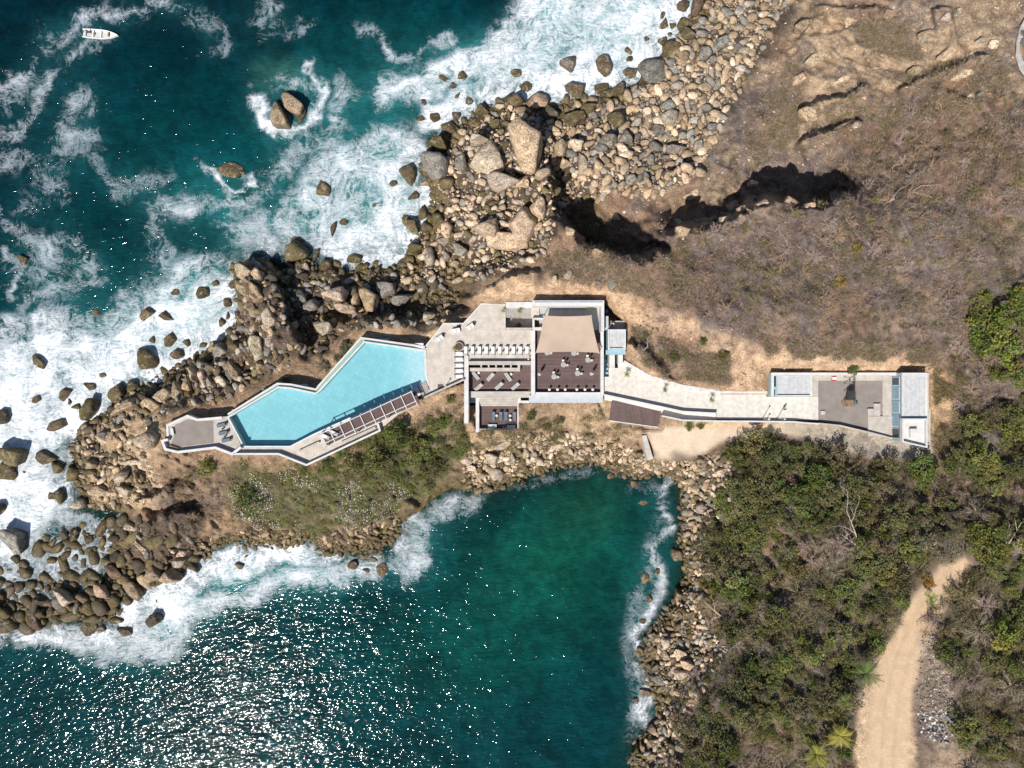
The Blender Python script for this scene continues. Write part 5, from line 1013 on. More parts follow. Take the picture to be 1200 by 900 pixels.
def tiles(name, col, per, gap=.03, var=.05, rough=.75):
    T = NT(name); p = T.pos(); b = T.n('TexBrick'); T.l(p, b.inputs['Vector']); b.offset = 0
    b.inputs['Scale'].default_value = 1; b.inputs['Brick Width'].default_value = per; b.inputs['Row Height'].default_value = per; b.inputs['Mortar Size'].default_value = gap*per
    b.inputs['Color1'].default_value = (*[x*(1-var) for x in col], 1); b.inputs['Color2'].default_value = (*[x*(1+var) for x in col], 1); b.inputs['Mortar'].default_value = (*[x*.86 for x in col], 1)
    n_ = T.noise(p, .6, 5, .65); m_ = T.noise(p, 5, 2, .6)
    return T.set(T.scale(T.scale(b.outputs['Color'], T.mr(n_, .3, .7, .80, 1.1)), T.mr(m_, .3, .7, .94, 1.05)), rough, .3)
M_PAVE = tiles('terrace_paving', (.51,.455,.395), 1.2); M_WALK = boards('walkway_boards', (.58,.54,.485), 1.0, 0, .05, .88, .025)
M_WHITE = flatmat('white_render', (.56,.545,.53), .8, .09, .8); M_CONC = flatmat('pale_concrete', (.42,.38,.34), .85, .14, .7); M_COOL = flatmat('white_metal_cladding', (.43,.455,.48), .5, .07)
M_BLUE = flatmat('pale_blue_sky_shade', (.27,.42,.48), .6, .08); M_DECK = boards('brown_deck_boards', (.120,.078,.073), .28, 90, .07, .5, .14)  # pale blue puts sky shade into the colour of white walls and stairs
M_DECKV = boards('brown_platform_boards', (.120,.080,.074), .22, -11, .07, .5, .12); M_PANEL = boards('brown_roof_slats', (.115,.075,.068), .16, 65, .22, .4, .12)
M_GREYB = boards('grey_striped_boards', (.34,.31,.28), .35, 0, .14, .55, .08); M_ROOF = boards('grooved_metal_roof', (.47,.475,.48), .85, 0, .07, .82, .02, .5)
M_GREYF = boards('grey_court_floor', (.38,.38,.37), .5, 0, .08, .8, .05)
M_WOOD = flatmat('timber', (.24,.145,.085), .8, .2, 3); M_DARK = flatmat('dark_fabric', (.035,.038,.045), .8); M_BLACK = flatmat('recess_shade_black', (.012,.012,.014), .9)  # near-black puts the shade of recesses and gaps into the colour
M_GRAV = flatmat('gravel_floor', (.235,.205,.185), .95, .10, .5, .1, 0, 14); M_STEEL = flatmat('white_steel', (.60,.59,.575), .5, .05); M_FAB = flatmat('white_fabric', (.66,.65,.63), .9, .04); M_GFAB = flatmat('grey_fabric', (.36,.345,.335), .9, .06)
M_BFAB = flatmat('blue_grey_fabric', (.12,.15,.185), .9, .08); M_BEIGE = flatmat('beige_fabric', (.52,.46,.38), .9, .06); M_RED = flatmat('red_plastic', (.55,.06,.07), .5, .05); M_TEALP = flatmat('green_plastic', (.02,.22,.17), .45, .05)
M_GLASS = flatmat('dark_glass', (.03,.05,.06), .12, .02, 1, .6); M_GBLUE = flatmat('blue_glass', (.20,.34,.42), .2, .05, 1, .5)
T = NT('sail_cloth'); p = T.pos(); n_ = T.noise(p, .35, 3); wv_ = T.noise(T.pos((8, .6, 1)), 1.2, 2)
M_SAIL = T.set(T.scale(T.mix(0, (.44,.34,.265), (0,0,0)), T.math('MULTIPLY', T.mr(n_, .3, .7, .95, 1.06), T.mr(wv_, .3, .7, .97, 1.03))), .9, .1)
T = NT('pool_tiles'); g_ = T.n('NewGeometry'); sx = T.n('SeparateXYZ'); T.l(g_.outputs['Position'], sx.inputs[0])
cc0 = T.mix(T.mr(sx.outputs['Z'], 8.6, 9.75), (.33,.53,.56), (.58,.62,.64)); bt = T.n('TexBrick'); bt.offset = 0; T.l(T.pos(rot=(0, 0, R(25))), bt.inputs['Vector'])
for k_, v_ in (('Scale', 1), ('Brick Width', .9), ('Row Height', .9), ('Mortar Size', .03)): bt.inputs[k_].default_value = v_
bt.inputs['Color1'].default_value = (.95,.95,.95,1); bt.inputs['Color2'].default_value = (1.06,1.04,1.03,1); bt.inputs['Mortar'].default_value = (.80,.86,.88,1)
T.set(T.scale(T.mix(1.0, cc0, bt.outputs['Color'], 'MULTIPLY'), T.mr(T.noise(T.pos(), .5, 3, .6, .8), .3, .7, .96, 1.04)), .5, .3); M_TILE = T.m
M_CHAN = flatmat('green_channel_tiles', (.22,.40,.33), .5, .08)
T = NT('pool_water'); p = T.pos(); T.set((.02,.10,.11), .06, .5); T.b.inputs['IOR'].default_value = 1.33
tr = T.n('BsdfTransparent'); tr.inputs[0].default_value = (.74,.91,.94,1); gl = T.n('BsdfGlossy'); gl.inputs['Roughness'].default_value = .12; mx = T.n('MixShader'); mx.inputs[0].default_value = .03
nz_ = T.noise(p, 1.6, 3, .6, .8); bp = T.n('Bump'); bp.inputs['Strength'].default_value = .6; bp.inputs['Distance'].default_value = .05; T.l(nz_, bp.inputs['Height']); T.l(bp.outputs[0], gl.inputs['Normal'])
T.l(tr.outputs[0], mx.inputs[1]); T.l(gl.outputs[0], mx.inputs[2]); T.l(mx.outputs[0], T.out.inputs[0]); M_PW = T.m

def thing(name, px, py, z, label, cat, group=None):
    e = empty(name, W(px, py, z)); e['_w'] = 1; tag(e, label, cat, group); return e
def P2(poly, z): return [W(x, y, z)[:2] for x, y in poly]
def slab(m, poly, z1, z0, zt=None): return m.prism(P2(poly, zt if zt is not None else z1), z0, z1)
def rc(m, x0, y0, x1, y1, z1, z0): return slab(m, [(x0, y1), (x1, y1), (x1, y0), (x0, y0)], z1, z0)
def wall(m, pts, w, z1, z0):
    """w in metres, points traced on the wall's top"""
    P_ = [Vector(W(x, y, z1)[:2]) for x, y in pts]; n = len(P_); Lf = []; Rt = []
    for i in range(n):
        d0 = (P_[i]-P_[i-1]).normalized() if i > 0 else (P_[1]-P_[0]).normalized(); d1 = (P_[i+1]-P_[i]).normalized() if i < n-1 else d0
        t = (d0+d1).normalized(); nn = Vector((-t.y, t.x)); k = 1/max(.4, nn.dot(Vector((-d0.y, d0.x))))
        Lf.append(P_[i]+nn*w/2*k); Rt.append(P_[i]-nn*w/2*k)
    vs = [(p.x, p.y, z0) for p in Lf+Rt]+[(p.x, p.y, z1) for p in Lf+Rt]; N_ = 2*n; fs = []
    for i in range(n-1):
        fs += [(i, i+1, N_+i+1, N_+i), (n+i+1, n+i, N_+n+i, N_+n+i+1), (N_+i, N_+i+1, N_+n+i+1, N_+n+i), (i+1, i, n+i, n+i+1)]
    fs += [(0, N_, N_+n, n), (n-1, 2*n-1, N_+2*n-1, N_+n-1)]
    return m.add(vs, [f[::-1] for f in fs])
def part(root, name, mat, fn, bevel=0, smooth=False):
    m = MB(); fn(m); return m.build(name, mat, root, bevel, smooth)

# ---- swimming pool ----
PW = [(268,489.5),(326,454.5),(340,455.5),(370,462),(376,457.5),(427,401.5),(497,411.5),(498,440),(502,455),(488,454.5),(391,497.5),(367,508.5),(340,522.5),(285,522.5)]
pool = thing('swimming_pool', 380, 470, 8, 'long angular turquoise swimming pool on the headland with a green overflow channel', 'pool')
def f(m):
    zf = [8.3]*len(PW)
    pts = P2(PW, ZD); n = len(pts); m.prism(pts, 7.6, [8.3,8.3,8.3,8.3,8.35,9.0,9.80,9.80,9.80,9.55,8.5,8.3,8.3,8.3])
def poolfloor(m):
    import mathutils.geometry as mg
    # floor with a shelving beach at the east end, cut on a fine grid
    st = 6; xs = list(range(262, 506, st)); ys = list(range(396, 528, st)); idx = {}
    poly = PW
    for j, y in enumerate(ys):
        for i, x in enumerate(xs):
            d = float(sdf(np.array([float(x)]), np.array([float(y)]), poly)[0])
            z = 8.3+1.5*max(0, min(1, (x-446)/50.0))**1.1
            idx[i, j] = len(m.v); m.v.append(W(x, y, ZD)[:2]+(z,))
    for j in range(len(ys)-1):
        for i in range(len(xs)-1):
            c = (xs[i]+st/2, ys[j]+st/2); d = float(sdf(np.array([c[0]]), np.array([c[1]]), poly)[0])
            if d < st: m.f.append((idx[i, j+1], idx[i+1, j+1], idx[i+1, j], idx[i, j]))
part(pool, 'basin_floor', M_TILE, poolfloor)
part(pool, 'coping', M_WHITE, lambda m: (wall(m, [(285.3,523.4),(267,488.8),(326,453.8),(340,454.8),(370,461.2),(375.4,456.8),(426.6,400.7),(498,410.8),(499,440)], .34, 9.96, 6.2)))
part(pool, 'south_basin_wall', M_TILE, lambda m: wall(m, [(502.5,456),(488,455.5),(391,498.5),(367,509.5),(340,523.5),(285,523.5)], .3, 9.94, 6.2))
part(pool, 'overflow_channel', M_CHAN, lambda m: wall(m, [(267.5,487.2),(325.5,451.7),(340,452.8),(370.5,459.0),(374,454.8),(424.5,398.6),(497.5,409.2)], .5, 9.45, 6.2))
part(pool, 'outer_rim', M_WHITE, lambda m: wall(m, [(267,485.6),(325,449.6),(340.5,450.6),(370.5,456.6),(372.8,452.8),(423,396.0),(498,406.6)], .36, 9.85, 3.2))
part(pool, 'water_surface', M_PW, lambda m: m.add([(*q, 9.9) for q in P2(PW, ZD)][::-1], [tuple(range(len(PW)))]))
# ---- terrace by the pool ----
ter = thing('pool_terrace', 540, 410, 6, 'pale paved terrace east of the pool where the row of white loungers stands', 'terrace')
part(ter, 'paving', M_PAVE, lambda m: slab(m, [(499.5,405),(520,379.5),(543,379.5),(564,356.5),(592.5,355.5),(592.5,387),(624,387),(622,419),(622,423),(547,423),(543.5,417),(543.5,444),(497,465),(503.5,456.5),(499.6,440)], ZD, 5.0))
part(ter, 'edge_kerb', M_WHITE, lambda m: wall(m, [(499,405.5),(520,379.3),(543,379.3),(564,356.2),(593,355.3)], .28, 10.14, 4))
part(ter, 'striped_floor', M_GREYB, lambda m: (rc(m, 593, 361, 622, 372, 10.0, 7)))
part(ter, 'low_wall', M_CONC, lambda m: wall(m, [(497,465.8),(544,444.4)], .32, 10.95, 4.5)); part(ter, 'low_wall', M_CONC, lambda m: rc(m, 593, 384, 624, 387, 10.5, 6))
part(ter, 'planter_pit', M_CONC, lambda m: rc(m, 592, 371, 625, 386, 7.4, 6.2))
part(ter, 'hatch', M_DECK, lambda m: rc(m, 513, 450.5, 519, 455.5, 10.06, 9.9))
part(ter, 'timber_steps', M_GREYB, lambda m: (slab(m, [(489,453),(499,446),(503,458),(496,465)], 9.97, 9.0)))
part(ter, 'sunken_platform', M_DARK, lambda m: slab(m, [(479,456),(491,450.5),(497,462),(486,468)], 9.3, 7.0))
# ---- pool south promenade and west deck ----
pr_ = thing('pool_promenade', 350, 528, 6, 'narrow paved promenade along the south side of the pool', 'terrace')
part(pr_, 'paving', M_PAVE, lambda m: slab(m, [(284,524),(340,524),(367,510.5),(391,499.5),(486,457.5),(486,470),(445,503.5),(359,543.5),(326,531),(277,531)], 9.95, 5.5))
part(pr_, 'parapet', M_WHITE, lambda m: wall(m, [(274,532),(326,532),(359,545),(445,504.5),(443,497)], .36, 10.95, 4.5))
part(pr_, 'bench_wall', M_CONC, lambda m: wall(m, [(350,529),(374,518)], .3, 10.5, 9.9))
part(pr_, 'long_bench', M_CONC, lambda m: wall(m, [(400,519),(440,501)], .5, 10.4, 9.9))
wd = thing('west_deck', 235, 508, 6, 'small gravel floored deck with pale parapets at the west end of the pool', 'terrace')
WDP = [(219,486),(231,491),(260,488.5),(266,488),(283,523),(273,533.5),(252,526),(208,531.5),(192,527),(188.5,516),(197,514),(194.5,497)]
part(wd, 'paving', M_CONC, lambda m: slab(m, WDP, 9.95, 5.0))
part(wd, 'gravel_floor', M_GRAV, lambda m: slab(m, [(221,491),(232,493.5),(250,492.5),(250.5,519),(212,523.5),(200,519.5),(204,512),(205,498)], 9.96, 9.8))
part(wd, 'parapet', M_WHITE, lambda m: wall(m, [(196.5,515),(190,517),(193.5,526.5),(208.5,530),(252,524.7),(272,532.2),(282,524)], .5, 10.95, 4.0))
part(wd, 'edge_kerb', M_WHITE, lambda m: wall(m, [(196.5,512),(196,498.5),(219.5,487.5),(231,492),(260,489.4)], .45, 10.12, 4.5))
for lb, pts in (('pale bench at the west side of the gravel deck', [(201,502),(202.5,510)]), ('brown bench in the shade of the deck parapet', [(198,523),(208.5,526.5)])):
    b = thing('bench', pts[0][0], pts[0][1], 9.96, lb, 'bench'); mt = M_WHITE if 'pale' in lb else M_WOOD
    part(b, 'seat', mt, lambda m: wall(m, pts, .5, 10.42, 10.34)); 
    for q in pts: part(b, 'leg', mt, lambda m: m.box(W(q[0]*.9+.1*(pts[0][0]+pts[1][0])/2, q[1]*.9+.1*(pts[0][1]+pts[1][1])/2, 10.15), (.12, .35, .38)))
# ---- pergola ----
pg = thing('pergola', 430, 490, 9.95, 'long pool pergola of white beams with dark brown slatted roof panels', 'pergola')
PA, PB = Vector(W(374,509,12.9)), Vector(W(482,459,12.9)); ax = (PB-PA); LEN = ax.length; ax.normalize(); nx_ = Vector((ax.y, -ax.x, 0))
DN = 2.05; OV = 2.85
def pgp(u, v, z): q = PA+ax*u+nx_*v; return (q.x, q.y, z)
ang = math.atan2(ax.y, ax.x)
part(pg, 'long_beam', M_STEEL, lambda m: m.box(pgp(LEN/2, 0, 12.82), (LEN+.2, .14, .18), ang)); part(pg, 'long_beam', M_STEEL, lambda m: m.box(pgp(LEN/2, DN, 12.82), (LEN+.2, .14, .18), ang))
for i in range(10):
    u = LEN*i/9
    part(pg, 'cross_beam', M_STEEL, lambda m: m.box(pgp(u, OV/2, 12.98), (.15, OV+.2, .14), ang))
    if i % 3 == 0:
        for v in (0.02, OV-.1): part(pg, 'post', M_STEEL, lambda m: m.box(pgp(u, v, 11.42), (.14, .14, 2.9), ang))
    if 2 <= i < 9: part(pg, 'roof_panel', M_PANEL, lambda m: m.box(pgp(u+LEN/18, DN/2, 12.78), (LEN/9-.17, DN-.16, .05), ang))
part(pg, 'front_rail', M_STEEL, lambda m: m.box(pgp(LEN/2, OV, 12.86), (LEN, .09, .1), ang))
part(pg, 'timber_floor', M_DECK, lambda m: m.box(pgp(LEN/2, 1.3, 10.0), (LEN+.6, 2.5, .08), ang))
# ---- club house ----
cb = thing('club_house', 625, 430, 5, 'open air club house of pale walls around brown timber decks', 'building')
part(cb, 'west_wall', M_WHITE, lambda m: rc(m, 544, 417, 549, 496, 10.4, 3.5))
part(cb, 'terrace_wall', M_CONC, lambda m: rc(m, 549.1, 423.2, 622.3, 427.5, 10.9, 5))
part(cb, 'counter', M_CONC, lambda m: (rc(m, 549, 431, 609.5, 435.2, 9.7, 7), rc(m, 606.5, 427.6, 609.5, 430.9, 9.7, 7)))
for i in range(5): part(cb, 'counter_divider', M_CONC, lambda m: rc(m, 563.0+i*8.7, 427.6, 564.8+i*8.7, 430.9, 9.6, 7))
part(cb, 'counter_recess', M_BLACK, lambda m: rc(m, 549, 427.6, 606.4, 430.9, 8.55, 7))  # recess floor painted near-black for the shade inside it
part(cb, 'upper_wood_deck', M_DECK, lambda m: (slab(m, [(549,460),(622.5,460),(622.5,427.6),(609.7,427.6),(609.7,435.3),(549,435.3)], 8.5, 6)))
part(cb, 'deck_landing', M_CONC, lambda m: rc(m, 549.2, 458.7, 622.2, 466, 9.25, 5.2))
part(cb, 'steps', M_CONC, lambda m: [rc(m, 561.6, 466.1+i*2.5, 606, 468.45+i*2.5, 8.8-.45*i, 5.2) for i in range(4)])
part(cb, 'lower_wood_deck', M_DECK, lambda m: rc(m, 561.6, 476.1, 606.2, 503, 7.0, 5.1))
part(cb, 'lower_deck_wall', M_WHITE, lambda m: (rc(m, 557.5, 466.1, 561.5, 502.4, 8.2, 3.5), rc(m, 606.3, 466.1, 610.2, 502.4, 8.2, 3.5), rc(m, 557.5, 502.5, 610.2, 506.5, 8.1, 3.2)))
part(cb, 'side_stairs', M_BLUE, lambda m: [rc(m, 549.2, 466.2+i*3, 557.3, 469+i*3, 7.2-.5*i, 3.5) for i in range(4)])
part(cb, 'side_landing', M_BLACK, lambda m: rc(m, 549.2, 478.5, 557.3, 497, 5.0, 3.5))  # near-black landing: the shadow of the stair gap is in its colour
part(cb, 'middle_wall', M_WHITE, lambda m: rc(m, 622.4, 387.1, 627, 462.9, 10.9, 4))
part(cb, 'main_wood_deck', M_DECK, lambda m: rc(m, 627.1, 387, 703.9, 459.6, 9.6, 5.2))
part(cb, 'south_wall', M_WHITE, lambda m: rc(m, 627.1, 459.7, 703.7, 463, 10.6, 4))
part(cb, 'south_roof', M_COOL, lambda m: rc(m, 620, 463.1, 706.6, 472, 9.7, 3.6))
part(cb, 'small_ledge', M_WHITE, lambda m: rc(m, 610.4, 469.5, 619.8, 472.5, 9.0, 4))
part(cb, 'east_wall', M_WHITE, lambda m: rc(m, 703.9, 388.2, 707.5, 463, 10.7, 4))
part(cb, 'back_floor', M_GREYF, lambda m: rc(m, 632, 358, 704, 386.9, 9.6, 6))
part(cb, 'back_paving', M_PAVE, lambda m: rc(m, 612, 359, 631.9, 372.4, 9.9, 6))
part(cb, 'back_wall', M_WHITE, lambda m: (rc(m, 624, 352, 708, 358.8, 13.4, 4), rc(m, 704.5, 358.9, 708, 388, 13.4, 4)))
part(cb, 'wall_ledge', M_COOL, lambda m: (rc(m, 626, 353.3, 706, 355.2, 13.55, 13.3)))
part(cb, 'low_back_wall', M_WHITE, lambda m: rc(m, 593, 353.8, 623.8, 360.6, 11.2, 5))
part(cb, 'light_well_wall', M_WHITE, lambda m: (rc(m, 624, 372.5, 636.5, 374.5, 10.9, 5), rc(m, 624, 374.6, 626.4, 383.4, 10.9, 5), rc(m, 624, 383.5, 636.5, 387.0, 10.9, 5)))
part(cb, 'light_well_floor', M_DECK, lambda m: rc(m, 626.5, 374.6, 636.4, 383.4, 8.8, 5))
# ---- shade sail ----
sa = thing('shade_sail', 665, 395, 9.6, 'beige four cornered shade sail stretched over the main courtyard', 'shade sail')
CR = [Vector(W(628,413.5,12.6)), Vector(W(702.5,413.5,12.6)), Vector(W(693,369.5,13.2)), Vector(W(637,369.8,13.2))]
def sailf(m):
    n = 16
    def B(u, v):
        p = CR[0]*(1-u)*(1-v)+CR[1]*u*(1-v)+CR[2]*u*v+CR[3]*(1-u)*v; c = (CR[0]+CR[1]+CR[2]+CR[3])/4
        e = lambda t: 4*t*(1-t)
        k = .055*(e(u)*(1-e(v))+e(v)*(1-e(u))*.5); p = p+(c-p)*k*1.0; p.z -= .25*e(u)*e(v)-.12*(e(u)*(1-e(v))); return p
    for s_, dz in ((0, 0), (1, -.02)):
        b = len(m.v)
        for j in range(n+1):
            for i in range(n+1): q = B(i/n, j/n); m.v.append((q.x, q.y, q.z+dz))
        for j in range(n):
            for i in range(n):
                f_ = (b+j*(n+1)+i, b+j*(n+1)+i+1, b+(j+1)*(n+1)+i+1, b+(j+1)*(n+1)+i); m.f.append(f_ if s_ == 0 else f_[::-1])
part(sa, 'cloth', M_SAIL, sailf, 0, True)
for i, c in enumerate(CR): part(sa, 'mast', M_STEEL, lambda m: m.tube((c.x, c.y, 9.5), (c.x, c.y, c.z+.1), .07, .06, 10))
# ---- hut ----
hu = thing('service_hut', 722, 398, 8, 'small hut with a grooved white roof beside the main courtyard', 'building')
part(hu, 'roof', M_ROOF, lambda m: rc(m, 714.2, 387.6, 732.2, 409.6, 12.6, 12.3))
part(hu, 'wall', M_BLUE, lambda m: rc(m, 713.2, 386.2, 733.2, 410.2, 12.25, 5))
part(hu, 'roof_edge', M_WHITE, lambda m: (rc(m, 712.6, 386, 733.4, 387.5, 12.75, 12.2), rc(m, 712.6, 387.6, 714.1, 409.7, 12.75, 12.2), rc(m, 732.3, 387.6, 733.4, 409.7, 12.75, 12.2)))
part(hu, 'gutter', M_DARK, lambda m: rc(m, 714.5, 407.0, 730, 407.8, 12.68, 12.62))
part(hu, 'porch_roof', M_BLUE, lambda m: rc(m, 710, 410.4, 733, 415.6, 11.7, 11.4))
part(hu, 'side_roof', M_COOL, lambda m: rc(m, 706.9, 370.5, 713, 385.8, 12.0, 5))
part(hu, 'yard_floor', M_CONC, lambda m: rc(m, 713.3, 376, 735, 386, 10.3, 6)); part(hu, 'gap_floor', M_DARK, lambda m: rc(m, 708.2, 352, 713.5, 370.3, 8.6, 6)); part(hu, 'yard_wall', M_CONC, lambda m: rc(m, 733.6, 384, 737, 388, 11.0, 6))
part(hu, 'stair_well', M_BLUE, lambda m: [rc(m, 707.8, 411+i*5, 713.4, 415.9+i*5, 6.2+i*.6, 5) for i in range(6)])  # blue of these steps stands for the shade down the well
part(hu, 'pillar', M_WHITE, lambda m: rc(m, 714.2, 415.8, 720.5, 431, 10.45, 6)); part(hu, 'pillar', M_WHITE, lambda m: rc(m, 724.5, 415.8, 730, 425.5, 10.75, 6))
a_ = thing('air_conditioner', 717.5, 380.5, 10.3, 'white air conditioner unit in the shaded yard behind the hut', 'air conditioner'); part(a_, 'case', M_STEEL, lambda m: m.box(W(717.5, 380.5, 10.75), (.65, .65, .85)), .03); part(a_, 'fan_grille', M_DARK, lambda m: m.lathe([(.24, 0), (.24, .03), (.05, .05)], W(717.5, 380.5, 11.18)))
b_ = thing('blue_barrel', 710.5, 365, 8.6, 'blue barrel in the dark gap behind the courtyard wall', 'barrel'); part(b_, 'drum', flatmat('blue_plastic', (.03,.12,.42), .5), lambda m: m.lathe([(.3, 0), (.34, .1), (.34, .8), (.3, .9)], W(710.5, 365, 8.6)))
# ---- walkway ----
wk = thing('walkway', 800, 470, 6, 'long pale boarded walkway linking the club house with the gravel court', 'walkway')
part(wk, 'boards', M_WALK, lambda m: slab(m, [(713.6,441.5),(713.6,431.2),(724.4,431.2),(724.4,425.6),(730,425.6),(760,442),(799,453.5),(843,461),(898,461.5),(898,464.7),(959,464.7),(959,492.6),(840,491),(840,482.8),(801,481),(707.7,462),(707.7,441.5)], ZD, 6))
part(wk, 'north_parapet', M_WHITE, lambda m: wall(m, [(731,423.6),(760,440.6),(799,452.2),(844,459.6),(899,459.6)], .55, 10.85, 6))
part(wk, 'ramp', M_WALK, lambda m: m.prism(P2([(707.7,463.5),(801,483),(839.5,484.6),(839.5,492),(801,491.2),(776,487.5),(776,482),(717,470.3),(707.7,468.5)], ZD), 6, [8.5,9.5,9.98,9.98,9.5,9.2,9.2,8.6,8.5]))
part(wk, 'middle_wall', M_WHITE, lambda m: wall(m, [(707.8,462.6),(801,482.4),(839.5,484.4)], .30, 10.95, 8))
part(wk, 'south_wall', M_WHITE, lambda m: wall(m, [(776,487.6),(801,492.6),(839,493.6),(898,494.0),(930,494.4),(945,495.8),(960,496.8)], .30, 10.9, 5))
pt = thing('timber_platform', 744, 485, 7, 'brown timber platform hanging below the walkway ramp', 'deck')
part(pt, 'boards', M_DECKV, lambda m: slab(m, [(716.7,470.4),(775,481.8),(771,499.6),(714,492)], 9.1, 8.9)); part(pt, 'edge', M_WHITE, lambda m: wall(m, [(714,493),(771.2,500.8)], .2, 9.12, 7.4))
for q in ((720,490),(742,494),(766,497)): part(pt, 'post', M_WOOD, lambda m: m.box(W(q[0], q[1], 8.0), (.25, .25, 2.0)))
# ---- gravel court ----
gc = thing('gravel_court', 997, 470, 7, 'open gravel court with pale edging between the two roofed buildings', 'courtyard')
part(gc, 'gravel_floor', M_GRAV, lambda m: slab(m, [(959.2,493),(1017,503),(1017,487.6),(1034,487.6),(1034,446.5),(959.2,446.5)], 10.0, 7))
part(gc, 'edging', M_CONC, lambda m: (rc(m, 952, 440.2, 1034, 446.3, 10.05, 7), rc(m, 951.8, 446.4, 959, 464.5, 10.05, 7), rc(m, 1034.2, 440.2, 1045, 487.5, 10.2, 7), rc(m, 1017.2, 487.8, 1047, 511, 10.3, 7)))
part(gc, 'south_wall', M_CONC, lambda m: wall(m, [(960,496.4),(985,499.0),(1018,506.8),(1046,514)], .34, 10.9, 6))
part(gc, 'kerb_step', M_CONC, lambda m: (rc(m, 1024.2, 473, 1031.6, 487.4, 10.4, 9.9), rc(m, 1017.2, 479, 1024, 487.4, 10.45, 9.9), rc(m, 962, 481.5, 967, 486, 10.3, 9.9)))
part(gc, 'back_wall', M_WHITE, lambda m: rc(m, 953, 436.6, 1057, 440, 11.7, 6))
wb_ = thing('west_pavilion', 930, 450, 8, 'low pavilion with a grooved white roof where the walkway meets the gravel court', 'building')
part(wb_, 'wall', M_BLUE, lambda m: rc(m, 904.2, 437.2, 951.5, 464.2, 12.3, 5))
part(wb_, 'roof', M_ROOF, lambda m: rc(m, 911, 440.2, 949.2, 462.4, 12.42, 12.3))
part(wb_, 'roof_edge', M_WHITE, lambda m: (rc(m, 904, 436.6, 952.8, 440, 12.7, 12.25), rc(m, 904, 440.1, 907.0, 464.4, 12.7, 12.25), rc(m, 949.4, 440.1, 951.9, 464.4, 12.6, 12.25), rc(m, 911, 463.0, 949.2, 464.4, 12.75, 12.25)))
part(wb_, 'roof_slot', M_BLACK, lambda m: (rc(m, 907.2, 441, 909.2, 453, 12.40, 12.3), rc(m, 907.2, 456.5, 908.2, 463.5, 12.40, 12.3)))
part(wb_, 'slot_frame', M_BLUE, lambda m: (rc(m, 909.3, 440.1, 910.9, 464, 12.45, 12.3), rc(m, 907.1, 453.2, 909.2, 456.3, 12.45, 12.3)))
# ---- east house ----
eh = thing('east_house', 1066, 478, 8, 'flat roofed white house with a pale blue glazed front, farthest east', 'building')
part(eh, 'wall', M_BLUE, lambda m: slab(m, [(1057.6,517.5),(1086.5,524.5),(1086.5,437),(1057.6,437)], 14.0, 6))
part(eh, 'roof', M_ROOF, lambda m: rc(m, 1059, 439.3, 1083.8, 487.4, 14.12, 14.0))
part(eh, 'roof_edge', M_WHITE, lambda m: (rc(m, 1057.4, 436.8, 1087, 439.2, 14.35, 13.8), rc(m, 1057.4, 439.3, 1058.9, 487.4, 14.3, 13.8), rc(m, 1083.9, 439.3, 1087, 487.4, 14.3, 13.8)))
part(eh, 'roof_terrace', M_WHITE, lambda m: slab(m, [(1059,516.6),(1084,522),(1084,492.4),(1059,492.4)], 14.05, 13.9))
part(eh, 'terrace_parapet', M_WHITE, lambda m: (rc(m, 1057.4, 490.5, 1087, 492.3, 14.75, 13.8), wall(m, [(1058.2,492.4),(1058.2,517.4),(1086.2,524),(1086.2,492.4)], .25, 14.75, 13.8)))
part(eh, 'roof_hatch', M_WHITE, lambda m: rc(m, 1067, 502.5, 1075, 512.5, 14.75, 14.0))
xw = W(1057.6, 450, 14.0)[0]
for y0, y1 in ((442,452),(454,468),(470,484),(486,500),(502,514)):
    ya, yb = W(0, y0, 12)[1], W(0, y1, 12)[1]
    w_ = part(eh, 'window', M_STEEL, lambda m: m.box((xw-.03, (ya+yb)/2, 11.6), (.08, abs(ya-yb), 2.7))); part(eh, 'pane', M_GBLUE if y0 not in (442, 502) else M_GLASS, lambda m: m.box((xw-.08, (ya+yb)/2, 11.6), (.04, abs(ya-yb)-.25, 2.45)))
part(eh, 'side_ledge', M_CONC, lambda m: (slab(m, [(1074,524.6),(1090.5,526),(1090.5,437),(1074,437)], 11.3, 6)))
part(eh, 'plinth', M_CONC, lambda m: slab(m, [(1040,518),(1074,526),(1074,524),(1040,514.5)], 9.2, 6))
# slab and kerb by the cove
kb = thing('concrete_kerb', 760, 525, 5, 'narrow concrete kerb at the west edge of the bare slab', 'kerb'); part(kb, 'kerb', M_CONC, lambda m: m.prism(P2([(752,510.5),(757,509.5),(767,538.5),(760,540)], 8.2), 3.5, [8.6,8.6,6.9,6.9]))
# gravel road corner at the right edge
m = MB(); pts = [(1204,18),(1196,32),(1192,48),(1191,64),(1195,80),(1205,94)]
P_ = [Vector(W(x, y, hz(x, y)+.25)) for x, y in pts]
for a, b in zip(P_[:-1], P_[1:]): m.add([a, b, b+Vector((5, 0, 0)), a+Vector((5, 0, 0))], [(0, 1, 2, 3)]); 
o = m.build('gravel_road', flatmat('grey_gravel', (.42,.40,.37), .95, .15, 2)); struct(o, 'grey gravel road curving in at the right edge', 'road')
part(thing('road_kerb', 1191, 56, hz(1191, 56), 'curved pale kerb of the gravel road at the right edge', 'kerb'), 'kerb', M_CONC, lambda m: [m.tube(a+Vector((0, 0, .05)), b+Vector((0, 0, .05)), .18, .18, 6) for a, b in zip(P_[:-1], P_[1:])])

